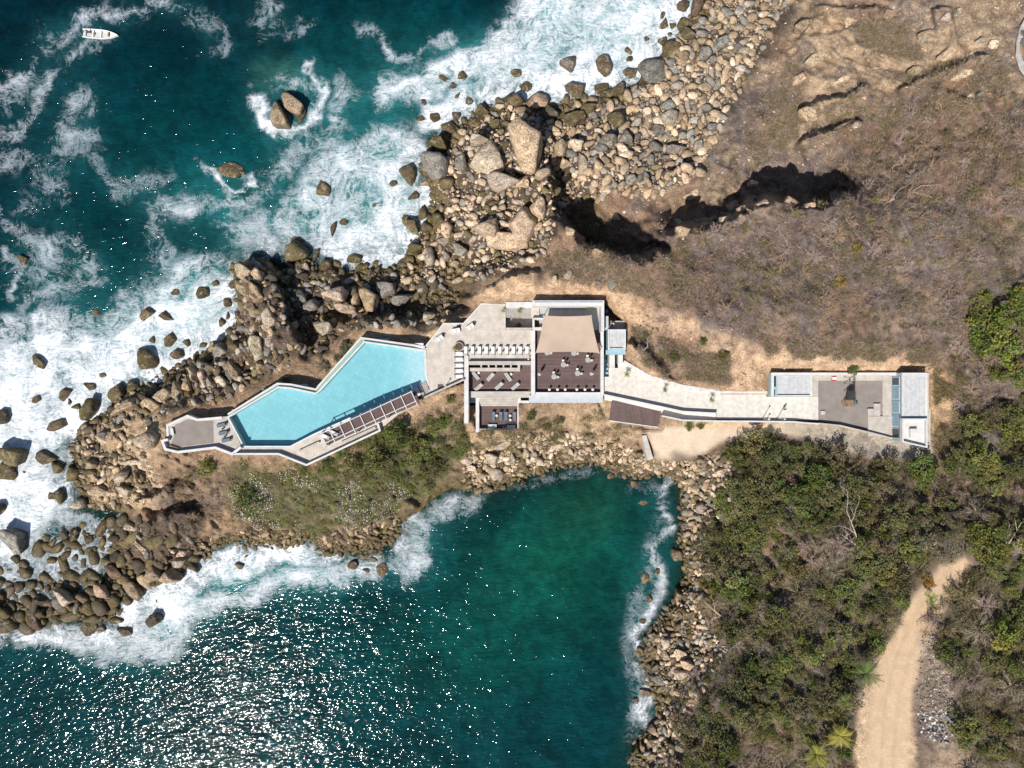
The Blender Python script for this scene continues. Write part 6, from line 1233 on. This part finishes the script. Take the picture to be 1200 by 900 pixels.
# ---------- furniture ----------
def part0(root, name, mat, fn, bevel=0, smooth=False):
    m = MB(); fn(m); return mesh_obj(name, m.mesh(name, (0, 0, 0), bevel, smooth), mat, root)
def put(o, px, py, z, rz, label, group=None):
    o.location = W(px, py, z); o.rotation_euler = (0, 0, R(rz)); clear_group(o); o['label'] = label
    if group: o['group'] = group
    return o
class Proto:
    def __init__(s, fn): s.fn = fn; s.o = None
    def at(s, px, py, z, rz, label, group=None):
        if s.o is None: s.o = s.fn(); return put(s.o, px, py, z, rz, label, group)
        return put(copy_tree(s.o), px, py, z, rz, label, group)
def lounger(frame, pad, towel):
    def fn():
        e = empty('sun_lounger', (0, 0, 0)); e['category'] = 'sun lounger'
        part0(e, 'frame', frame, lambda m: (m.box((-.33, 0, .28), (.06, 1.95, .06)), m.box((.33, 0, .28), (.06, 1.95, .06)), m.box((0, -.95, .28), (.66, .06, .06)), m.box((0, .95, .28), (.66, .06, .06))))
        for x in (-.31, .31):
            for y in (-.8, .75): part0(e, 'leg', frame, lambda m: m.box((x, y, .13), (.06, .06, .26)))
        part0(e, 'mattress', pad, lambda m: m.box((0, -.3, .37), (.64, 1.3, .11)), .02)
        part0(e, 'backrest', pad, lambda m: m.box((0, .62, .58), (.64, .72, .10), 0, R(38)), .02)
        part0(e, 'pillow', pad, lambda m: m.box((0, .78, .80), (.46, .22, .08), 0, R(38)), .02)
        if towel: part0(e, 'towel', towel, lambda m: m.box((0, -.72, .435), (.66, .42, .02)))
        return e
    return fn
PL_W = Proto(lounger(M_STEEL, M_FAB, M_GFAB)); PL_B = Proto(lounger(M_DARK, M_BFAB, None)); PL_G = Proto(lounger(M_STEEL, M_GFAB, None))
def sidet():
    e = empty('side_table', (0, 0, 0)); e['category'] = 'side table'; part0(e, 'top', M_STEEL, lambda m: m.lathe([(.24, .42), (.25, .44), (.24, .46)])); part0(e, 'stand', M_STEEL, lambda m: (m.tube((0, 0, .02), (0, 0, .42), .03), m.lathe([(.16, 0), (.15, .02)]))); return e
def sidetd():
    e = empty('side_table', (0, 0, 0)); e['category'] = 'side table'; part0(e, 'top', M_DARK, lambda m: m.lathe([(.2, .42), (.21, .44), (.2, .46)])); part0(e, 'stand', M_DARK, lambda m: (m.tube((0, 0, .02), (0, 0, .42), .03), m.lathe([(.14, 0), (.13, .02)]))); return e
PS = Proto(sidet); PSD = Proto(sidetd)
def table():
    e = empty('round_table', (0, 0, 0)); e['category'] = 'table'; part0(e, 'top', M_GFAB, lambda m: m.lathe([(.50, .70), (.53, .72), (.53, .74), (.51, .75)], n=24)); part0(e, 'pedestal', M_DARK, lambda m: (m.tube((0, 0, .03), (0, 0, .7), .05), m.lathe([(.3, 0), (.28, .03)]))); return e
PT = Proto(table)
def chair(mt):
    def fn():
        e = empty('chair', (0, 0, 0)); e['category'] = 'chair'; part0(e, 'seat', mt, lambda m: m.box((0, 0, .45), (.46, .46, .05)), .01); part0(e, 'backrest', mt, lambda m: m.box((0, .22, .72), (.44, .04, .44), 0, R(-8)), .01)
        for x in (-.19, .19):
            for y in (-.19, .19): part0(e, 'leg', M_STEEL, lambda m: m.tube((x, y, 0), (x*.95, y*.95, .44), .018))
        return e
    return fn
PC_W = Proto(chair(M_FAB)); PC_B = Proto(chair(M_BEIGE)); PC_D = Proto(chair(M_DARK))
def armchair():
    e = empty('armchair', (0, 0, 0)); e['category'] = 'armchair'; part0(e, 'base', M_FAB, lambda m: m.box((0, 0, .2), (.8, .8, .3)), .03); part0(e, 'cushion', M_FAB, lambda m: m.box((0, -.05, .42), (.6, .62, .14)), .03)
    part0(e, 'backrest', M_FAB, lambda m: m.box((0, .34, .56), (.8, .14, .45)), .03)
    for x in (-.35, .35): part0(e, 'armrest', M_FAB, lambda m: m.box((x, -.05, .48), (.12, .66, .22)), .02)
    return e
PAc = Proto(armchair)
def sofa():
    e = empty('sofa', (0, 0, 0)); e['category'] = 'sofa'; part0(e, 'base', M_STEEL, lambda m: m.box((0, 0, .18), (1.7, .8, .26)), .03)
    for x in (-.4, .4): part0(e, 'cushion', M_FAB, lambda m: m.box((x, -.05, .38), (.76, .66, .14)), .03)
    part0(e, 'backrest', M_FAB, lambda m: m.box((0, .34, .52), (1.7, .14, .45)), .03)
    for x in (-.8, .8): part0(e, 'armrest', M_FAB, lambda m: m.box((x, -.05, .42), (.12, .66, .26)), .02)
    return e
PSo = Proto(sofa)
def stool():
    e = empty('bar_stool', (0, 0, 0)); e['category'] = 'stool'; part0(e, 'seat', M_FAB, lambda m: m.lathe([(.2, .92), (.26, .95), (.27, 1.0), (.22, 1.03)], n=18), 0, True); part0(e, 'stand', M_STEEL, lambda m: (m.tube((0, 0, .02), (0, 0, .93), .035), m.lathe([(.24, 0), (.22, .03)]), m.lathe([(.19, .3), (.19, .32)]))); return e
PSt = Proto(stool)
def parasol():
    e = empty('closed_parasol', (0, 0, 0)); e['category'] = 'parasol'; part0(e, 'base', M_GFAB, lambda m: m.lathe([(.36, 0), (.36, .08), (.12, .14)])); part0(e, 'pole', M_STEEL, lambda m: m.tube((0, 0, .1), (0, 0, 3.1), .035))
    def fold(m):
        n = 16; prof = [(.10, 1.1), (.20, 1.25), (.24, 1.8), (.18, 2.4), (.10, 2.9), (.03, 3.05)]; vs = []
        for r_, z_ in prof:
            for i in range(n): a = 2*math.pi*i/n; q = r_*(1+.22*(1 if i % 2 else -1)); vs.append((q*math.cos(a), q*math.sin(a), z_))
        fs = [(j*n+i, j*n+(i+1) % n, (j+1)*n+(i+1) % n, (j+1)*n+i) for j in range(len(prof)-1) for i in range(n)]; fs += [tuple(range(n))[::-1]]; m.add(vs, fs)
    part0(e, 'folded_canopy', M_FAB, fold); part0(e, 'finial', M_STEEL, lambda m: m.lathe([(.04, 3.05), (.05, 3.12), (.01, 3.18)])); return e
PPa = Proto(parasol)
ORD = ['first', 'second', 'third', 'fourth', 'fifth', 'sixth', 'seventh', 'eighth', 'ninth', 'tenth']
for i in range(10):
    PL_W.at(546+i*7.95, 411.5, ZD, 0, '%s white lounger from the left in the row of ten on the terrace' % ORD[i], 'white loungers in a row on the terrace')
    PSD.at(550.2+i*7.95, 411.0, ZD, 0, 'small dark table right of the %s lounger in the terrace row' % ORD[i], 'small dark tables between the terrace loungers')
for i, y in enumerate((414.5,421,428,434.5,441)):
    PL_W.at(537.5, y, ZD, -90+(i-2), '%s white lounger from the top in the column west of the upper deck' % ORD[i], 'white loungers in a column west of the upper deck')
for i, (x, y) in enumerate(((260.5,497.8),(262.8,507),(266,515.5))):
    PL_B.at(x, y, 9.96, -78, ('upper', 'middle', 'lower')[i]+' dark lounger of the three on the west deck beside the pool', 'dark loungers on the west deck')
PSD.at(261.8, 502.3, 9.96, 0, 'dark side table between the upper and middle loungers of the west deck'); PSD.at(264.5, 511.2, 9.96, 0, 'dark side table between the middle and lower loungers of the west deck')
for nm, x, y, a in (('west',513,398,35),('middle',532,388,10),('east',549,384.5,35)):
    PAc.at(x, y, ZD, a, 'left white armchair of the %s seating group at the terrace edge' % nm); PAc.at(x+5.0*math.cos(R(a)), y-5.0*math.sin(R(a)), ZD, a, 'right white armchair of the %s seating group at the terrace edge' % nm)
    PSD.at(x+3.4, y-4.6, ZD, 0, 'dark low table of the %s seating group at the terrace edge' % nm); PC_D.at(x+6.2, y-5.4, ZD, a+150, 'dark chair of the %s seating group at the terrace edge' % nm)
for i, (x, y, a) in enumerate(((557.5,440,40),(575,441.5,-42),(595.5,441.5,35),(561,453.5,-48),(585,452,-48),(604,452.5,-48))):
    lb = ['upper left','upper middle','upper right','lower left','lower middle','lower right'][i]
    PL_G.at(x, y, 8.5, a, '%s grey lounger on the upper wood deck' % lb, 'grey loungers on the upper wood deck'); PS.at(x+3.6, y-3.0, 8.5, 0, 'white side table by the %s grey lounger of the upper wood deck' % lb)
for i, x in enumerate((578.5,587,593,603)): PL_B.at(x, 487.5, 7.0, 0, '%s blue grey lounger from the left on the lower wood deck' % ORD[i], 'blue grey loungers on the lower wood deck')
for x, y, lb in ((582,487,'white side table by the first lounger of the lower wood deck'),(597.7,487,'upper white side table by the third lounger of the lower wood deck'),(598,492,'lower white side table by the third lounger of the lower wood deck')): PS.at(x, y, 7.0, 0, lb)
PSo.at(577, 499.2, 7.0, 180, 'left white sofa against the south wall of the lower wood deck'); PSo.at(599, 500.5, 7.0, 180, 'right white sofa against the south wall of the lower wood deck')
for x, y, lb in ((641,413.5,'under the left corner of the sail'),(672,414,'at the middle of the sail edge'),(688.5,422,'nearest the east wall'),(660,427.5,'in the middle of the deck'),(676.5,437.5,'right of centre in the front row'),(649,441.5,'left of centre in the front row')):
    PT.at(x, y, 9.6, 0, 'round grey table '+lb+' of the main wood deck', 'round tables on the main wood deck')
    PC_W.at(x-.3, y-4.4, 9.6, 0, 'white chair at the round table '+lb, 'white chairs on the main wood deck'); PC_B.at(x+4.4, y+.4, 9.6, -90, 'beige chair at the round table '+lb, 'beige chairs on the main wood deck'); PC_D.at(x+3.0, y-4.0, 9.6, -42, 'dark chair behind the round table '+lb, 'dark chairs on the main wood deck')
for i, x in enumerate((643.5,653,662,675.5,685,694)): PSt.at(x, 456.4, 9.6, 0, '%s white stool from the left along the south wall of the main deck' % ORD[i], 'white stools along the south wall of the main deck')
PPa.at(632, 438.5, 9.6, 0, 'closed white parasol by the left wall of the main wood deck'); PPa.at(693, 438, 9.6, 0, 'closed white parasol by the right wall of the main wood deck')
PSo.at(489.5, 459, 9.3, -62, 'white sofa on the dark sunken platform beside the pergola'); PS.at(484.5, 461.5, 9.3, 0, 'white side table beside the sofa on the sunken platform')
PL_W.at(381, 511, 10.04, 65, 'white lounger under the open west bay of the pergola'); PL_W.at(391, 507, 10.04, 65, 'white lounger under the second bay of the pergola')
o = thing('planter_bowl', 538, 406.5, ZD, 'round pale planter bowl at the head of the lounger row', 'planter'); part(o, 'bowl', M_CONC, lambda m: m.lathe([(.45, 0), (.85, .35), (.95, .6), (.85, .62), (.8, .6)], W(538, 406.5, ZD), 28), 0, True); part(o, 'soil', flatmat('potting_soil', (.09,.06,.04)), lambda m: m.lathe([(.79, .60), (.76, .63), (.4, .68)], W(538, 406.5, ZD), 28))
palm(532.5, 408.5, .7, 'little palm beside the round planter bowl', .8, ZD, 10)
tree(608, 381, 4.5, DULL, 'dark shrub in the sunken planter of the striped floor', None, .8, False, 'green_bush', 7.4)
def lamp(px, py, z, h_, label, name='lamp_post'):
    o = thing(name, px, py, z, label, 'lamp post'); b = W(px, py, z)
    part(o, 'pole', M_STEEL, lambda m: m.tube((b[0], b[1], z), (b[0], b[1], z+h_), .07, .05, 10)); part(o, 'lamp_head', M_STEEL, lambda m: m.lathe([(.05, 0), (.16, .06), (.17, .2), (.05, .27)], (b[0], b[1], z+h_-.05), 12)); part(o, 'base', M_DARK, lambda m: m.lathe([(.16, 0), (.14, .12), (.07, .16)], b, 12)); return o
lamp(893.5, 490.5, ZD, 3.6, 'tall slim lamp post at the south edge of the walkway, left one'); lamp(899, 490.2, ZD, 1.2, 'short lamp bollard between the tall posts of the walkway'); lamp(911, 490, ZD, 3.9, 'tall slim lamp post at the south edge of the walkway, right one')
lamp(523, 452, ZD, 2.0, 'short lamp post at the south edge of the pool terrace'); lamp(619, 421, ZD, .9, 'white bollard lamp at the right end of the lounger row')
# children's table
o = thing('picnic_table', 976.5, 443.5, 10.05, "small white and red children's picnic table on the edge of the gravel court", 'table'); b = Vector(W(976.5, 443.5, 10.05))
part(o, 'top', M_STEEL, lambda m: m.box(b+Vector((0, 0, .5)), (.85, .55, .05)), .01)
for s in (-1, 1): part(o, 'bench', M_RED, lambda m: m.box(b+Vector((-.05, s*.48, .3)), (.95, .2, .05)), .01)
part(o, 'leg_frame', M_RED, lambda m: [m.tube(b+Vector((x, s*.5, 0)), b+Vector((x, s*.12, .48)), .03) for x in (-.35, .35) for s in (-1, 1)])
# playground frame
o = thing('play_frame', 997, 460, 10.0, 'timber playground frame with swings, dark canopy and green slide on the gravel court', 'play frame')
rx = W(1002.5, 450, 12.7)[0]; yy = lambda y, z=10: W(0, y, z)[1]
part(o, 'ridge_beam', M_WOOD, lambda m: m.tube((rx, yy(442), 12.7), (rx, yy(475), 12.7), .07))
for y in (442, 449.5, 458, 468):
    part(o, 'frame_leg', M_WOOD, lambda m: m.tube((rx-1.15, yy(y), 10), (rx, yy(y), 12.75), .06)); part(o, 'frame_leg', M_WOOD, lambda m: m.tube((rx+.7, yy(y), 10), (rx, yy(y), 12.75), .06))
for y in (446, 454):
    part(o, 'swing', M_DARK, lambda m: (m.box((rx-.1, yy(y), 10.55), (.22, .5, .04)), m.tube((rx-.1, yy(y)+.22, 10.55), (rx, yy(y)+.22, 12.6), .015), m.tube((rx-.1, yy(y)-.22, 10.55), (rx, yy(y)-.22, 12.6), .015)))
part(o, 'canopy', M_DARK, lambda m: m.add([(rx-1.2, yy(468.5), 11.3), (rx-.9, yy(458), 11.3), (rx+.05, yy(458), 12.85), (rx+.05, yy(468.5), 12.85), (rx-1.2, yy(468.5), 11.26), (rx-.9, yy(458), 11.26), (rx+.05, yy(458), 12.81), (rx+.05, yy(468.5), 12.81)], [(0, 3, 2, 1), (4, 5, 6, 7), (0, 1, 5, 4), (1, 2, 6, 5), (2, 3, 7, 6), (3, 0, 4, 7)]))
part(o, 'platform', M_WOOD, lambda m: m.box((rx-.45, yy(472), 11.2), (1.5, 1.3, .08))); part(o, 'platform_post', M_WOOD, lambda m: [m.box((rx-.45+sx_*.7, yy(472)+sy_*.6, 10.9), (.1, .1, 1.9)) for sx_ in (-1, 1) for sy_ in (-1, 1)])
part(o, 'ladder', M_WOOD, lambda m: [m.tube((rx-1.6, yy(472)+s*.25, 10), (rx-1.15, yy(472)+s*.25, 11.2), .03) for s in (-1, 1)]+[m.tube((rx-1.6+.11*k, yy(472)-.25, 10.15+.3*k), (rx-1.6+.11*k, yy(472)+.25, 10.15+.3*k), .025) for k in range(4)])
part(o, 'slide', M_TEALP, lambda m: (m.add([(rx+.3, yy(472)-.25, 11.25), (rx+.3, yy(472)+.25, 11.25), (rx+1.7, yy(472)+.25, 10.15), (rx+1.7, yy(472)-.25, 10.15), (rx+.3, yy(472)-.25, 11.2), (rx+.3, yy(472)+.25, 11.2), (rx+1.7, yy(472)+.25, 10.1), (rx+1.7, yy(472)-.25, 10.1)], [(0, 3, 2, 1), (4, 5, 6, 7), (0, 1, 5, 4), (1, 2, 6, 5), (2, 3, 7, 6), (3, 0, 4, 7)])))
# ---------- people ----------
M_SKIN = flatmat('skin', (.36,.20,.13), .6, .04); M_HAIR = flatmat('hair', (.02,.015,.012), .6); M_SHIRT = flatmat('coral_shirt', (.62,.17,.12), .85); M_TROU = flatmat('light_trousers', (.45,.40,.34), .85); M_NAVY = flatmat('dark_shirt', (.05,.055,.09), .85)
def person(px, py, z, rz, label, pose, shirt, trou):
    e = empty('person', W(px, py, z), R(rz)); tag(e, label, 'person')
    sit = pose == 'sit'
    def sk(name, V, E, Rr, mat):
        me = bpy.data.meshes.new(name); me.from_pydata(V, E, []); o = bpy.data.objects.new(name, me); COL.objects.link(o); o.parent = e
        md = o.modifiers.new('s', 'SKIN'); 
        for i, r in enumerate(Rr): me.skin_vertices[0].data[i].radius = (r, r) if isinstance(r, float) else r
        me.skin_vertices[0].data[0].use_root = True; ms = o.modifiers.new('u', 'SUBSURF'); ms.levels = 2; ms.render_levels = 2; me.materials.append(mat); return o
    hipz = .50 if sit else .92; t = hipz
    def leg(s):
        if sit: return [(s*.10, 0, t), (s*.13, -.42, t+.02), (s*.14, -.45, .08), (s*.14, -.60, .04)]
        return [(s*.10, 0, t), (s*.11, -.06*s, .50), (s*.12, .08*s, .09), (s*.13, .08*s-.15, .04)]
    base = [(0, 0, t), (0, -.01, t+.22), (0, -.02, t+.42), (0, -.02, t+.56), (0, -.03, t+.64)]
    V = list(base); E = [(0, 1), (1, 2), (2, 3), (3, 4)]; Rr = [(.15, .11), (.14, .10), (.17, .11), (.06, .06), (.05, .05)]
    for s in (-1, 1):
        b = len(V); L4 = leg(s); V += L4; Rr += [.09, .06, .042, .035]; E += [(0, b), (b, b+1), (b+1, b+2), (b+2, b+3)]
        b = len(V); V += [(s*.19, -.02, t+.46), (s*.25, -.02+(.02 if s < 0 else -.05), t+.20), (s*.24, -.18, t+.02 if not sit else t+.15), (s*.235, -.25, t-.01 if not sit else t+.13)]; Rr += [.055, .042, .032, .026]; E += [(2, b), (b, b+1), (b+1, b+2), (b+2, b+3)]
        for k in range(5):
            bb = len(V); q = V[b+3]; V += [(q[0]+s*(k-2)*.017, q[1]-.07-.006*(2-abs(k-2)), q[2]-.03)]; Rr += [.009]; E += [(b+3, bb)]
    sk('body', V, E, Rr, M_SKIN)
    tv = [(0, 0, t+.02), (0, -.01, t+.22), (0, -.02, t+.42), (0, -.02, t+.53)]; te = [(0, 1), (1, 2), (2, 3)]; tr_ = [(.17, .13), (.16, .12), (.19, .13), (.075, .075)]
    for s in (-1, 1): b = len(tv); tv += [(s*.20, -.02, t+.46), (s*.245, -.02, t+.28)]; te += [(2, b), (b, b+1)]; tr_ += [.07, .058]
    sk('shirt', tv, te, tr_, shirt)
    tv = [(0, 0, t+.03)]; te = []; tr_ = [(.165, .125)]
    for s in (-1, 1): b = len(tv); q = leg(s); tv += [q[0], q[1], tuple(q[1][i]+(q[2][i]-q[1][i])*.8 for i in range(3))]; te += [(0, b), (b, b+1), (b+1, b+2)]; tr_ += [.105, .078, .058]
    sk('trousers', tv, te, tr_, trou)
    part0(e, 'head', M_SKIN, lambda m: (m.lathe([(.03, -.12), (.065, -.09), (.08, -.02), (.083, .04), (.07, .09), (.03, .12)], (0, -.04, t+.77), 14), m.tube((0, -.11, t+.76), (0, -.145, t+.745), .012, .016, 6), m.box((.085, -.03, t+.77), (.015, .03, .05)), m.box((-.085, -.03, t+.77), (.015, .03, .05))), 0, True)
    part0(e, 'hair', M_HAIR, lambda m: m.lathe([(.085, -.06), (.093, .0), (.092, .06), (.07, .11), (.03, .135)], (0, -.02, t+.775), 14), 0, True)
    part0(e, 'eye', M_DARK, lambda m: m.box((.03, -.118, t+.775), (.018, .01, .01))); part0(e, 'eye', M_DARK, lambda m: m.box((-.03, -.118, t+.775), (.018, .01, .01)))
    return e
person(917.5, 479.5, ZD, 200, 'person in a coral shirt walking on the boarded walkway', 'walk', M_SHIRT, M_TROU)
# ---------- boat ----------
bo = empty('motorboat', W(119, 41.2, 0), R(-4.5)); tag(bo, 'small open white motorboat with bench seats drifting on the dark water at the upper left', 'boat')
M_HULL = flatmat('white_gelcoat', (.78,.77,.76), .35, .03); M_INN = flatmat('boat_floor', (.50,.51,.50), .6, .08)
def section(x):    # half beam along the hull, x from stern -3.8 to bow 3.8
    t = (x+3.8)/7.6; return .95*(1-max(0, (t-.45)/.55)**2.3)*(.90+.10*min(1, t*4))
def hullf(m):
    xs = [-3.8+7.6*i/22 for i in range(23)]; n = 0; b = len(m.v)
    for x in xs:
        h_ = max(section(x), .02); sh = .55+.25*max(0, (x)/3.8)**2; z0 = -.15+.35*max(0, (x-2)/1.8)**2; z0 = min(z0, sh-.1)
        prof = [(0, z0-.1), (h_*.75, z0), (h_, z0+.25 if z0+.25 < sh else sh-.02), (h_*1.02, sh), (h_*.86, sh), (h_*.82, .22 if sh > .3 else sh-.1), (0, .2)]
        for y, z in prof: m.v.append((x, y, z))
        for y, z in prof[-2:0:-1]: m.v.append((x, -y, z))
    k = 12
    for i in range(22):
        for j in range(k): m.f.append((b+i*k+j, b+i*k+(j+1) % k, b+(i+1)*k+(j+1) % k, b+(i+1)*k+j))
    m.f.append(tuple(b+j for j in range(k))[::-1])
part0(bo, 'hull', M_HULL, hullf)
part0(bo, 'floor', M_INN, lambda m: m.prism([(x, section(x)*.82) for x in (-3.6, -2, 0, 1.5, 2.4)][::-1]+[(x, -section(x)*.82) for x in (-3.6, -2, 0, 1.5, 2.4)], .2, .24))
for x, w in ((-1.55, .28), (.12, .26)): part0(bo, 'bench', M_HULL, lambda m: m.box((x, 0, .5), (w, section(x)*1.72, .08)), .01)
part0(bo, 'bow_deck', M_HULL, lambda m: m.prism([(x, section(x)*.88) for x in (2.2, 2.7, 3.1, 3.4, 3.65)][::-1]+[(x, -section(x)*.88) for x in (2.2, 2.7, 3.1, 3.4, 3.65)], .58, .64))
part0(bo, 'console', M_WOOD, lambda m: (m.box((1.75, .12, .42), (.22, .9, .35)), m.box((2.0, .45, .45), (.55, .08, .3)), m.box((2.0, -.3, .45), (.55, .08, .3))))
part0(bo, 'stern_well', M_INN, lambda m: m.box((-3.3, 0, .5), (.5, 1.3, .06)))
eg = part0(bo, 'outboard_engine', M_DARK, lambda m: (m.lathe([(.12, 0), (.17, .1), (.18, .35), (.12, .48)], (-3.95, .05, .55), 14), m.box((-3.95, .05, .25), (.14, .12, .8)), m.tube((-3.85, .05, .8), (-3.2, .15, .85), .025)), 0, True)
part0(eg, 'propeller', M_STEEL, lambda m: [m.box((-4.1, .05, -.15), (.02, .05, .3), 0, a) for a in (0, 2.09, 4.19)])
person(104.5, 39.0, .24, 95, 'person in dark clothes seated at the stern of the motorboat', 'sit', M_NAVY, M_DARK)
o = thing('crate', 111, 39, .24, 'small brown crate on the floor of the motorboat', 'crate'); b = Vector(W(111, 40, .24)); part(o, 'box', M_WOOD, lambda m: m.box(b+Vector((0, 0, .15)), (.3, .35, .28), R(-4.5)), .01); part(o, 'lid', M_WOOD, lambda m: m.box(b+Vector((0, 0, .305)), (.34, .39, .03), R(-4.5)))
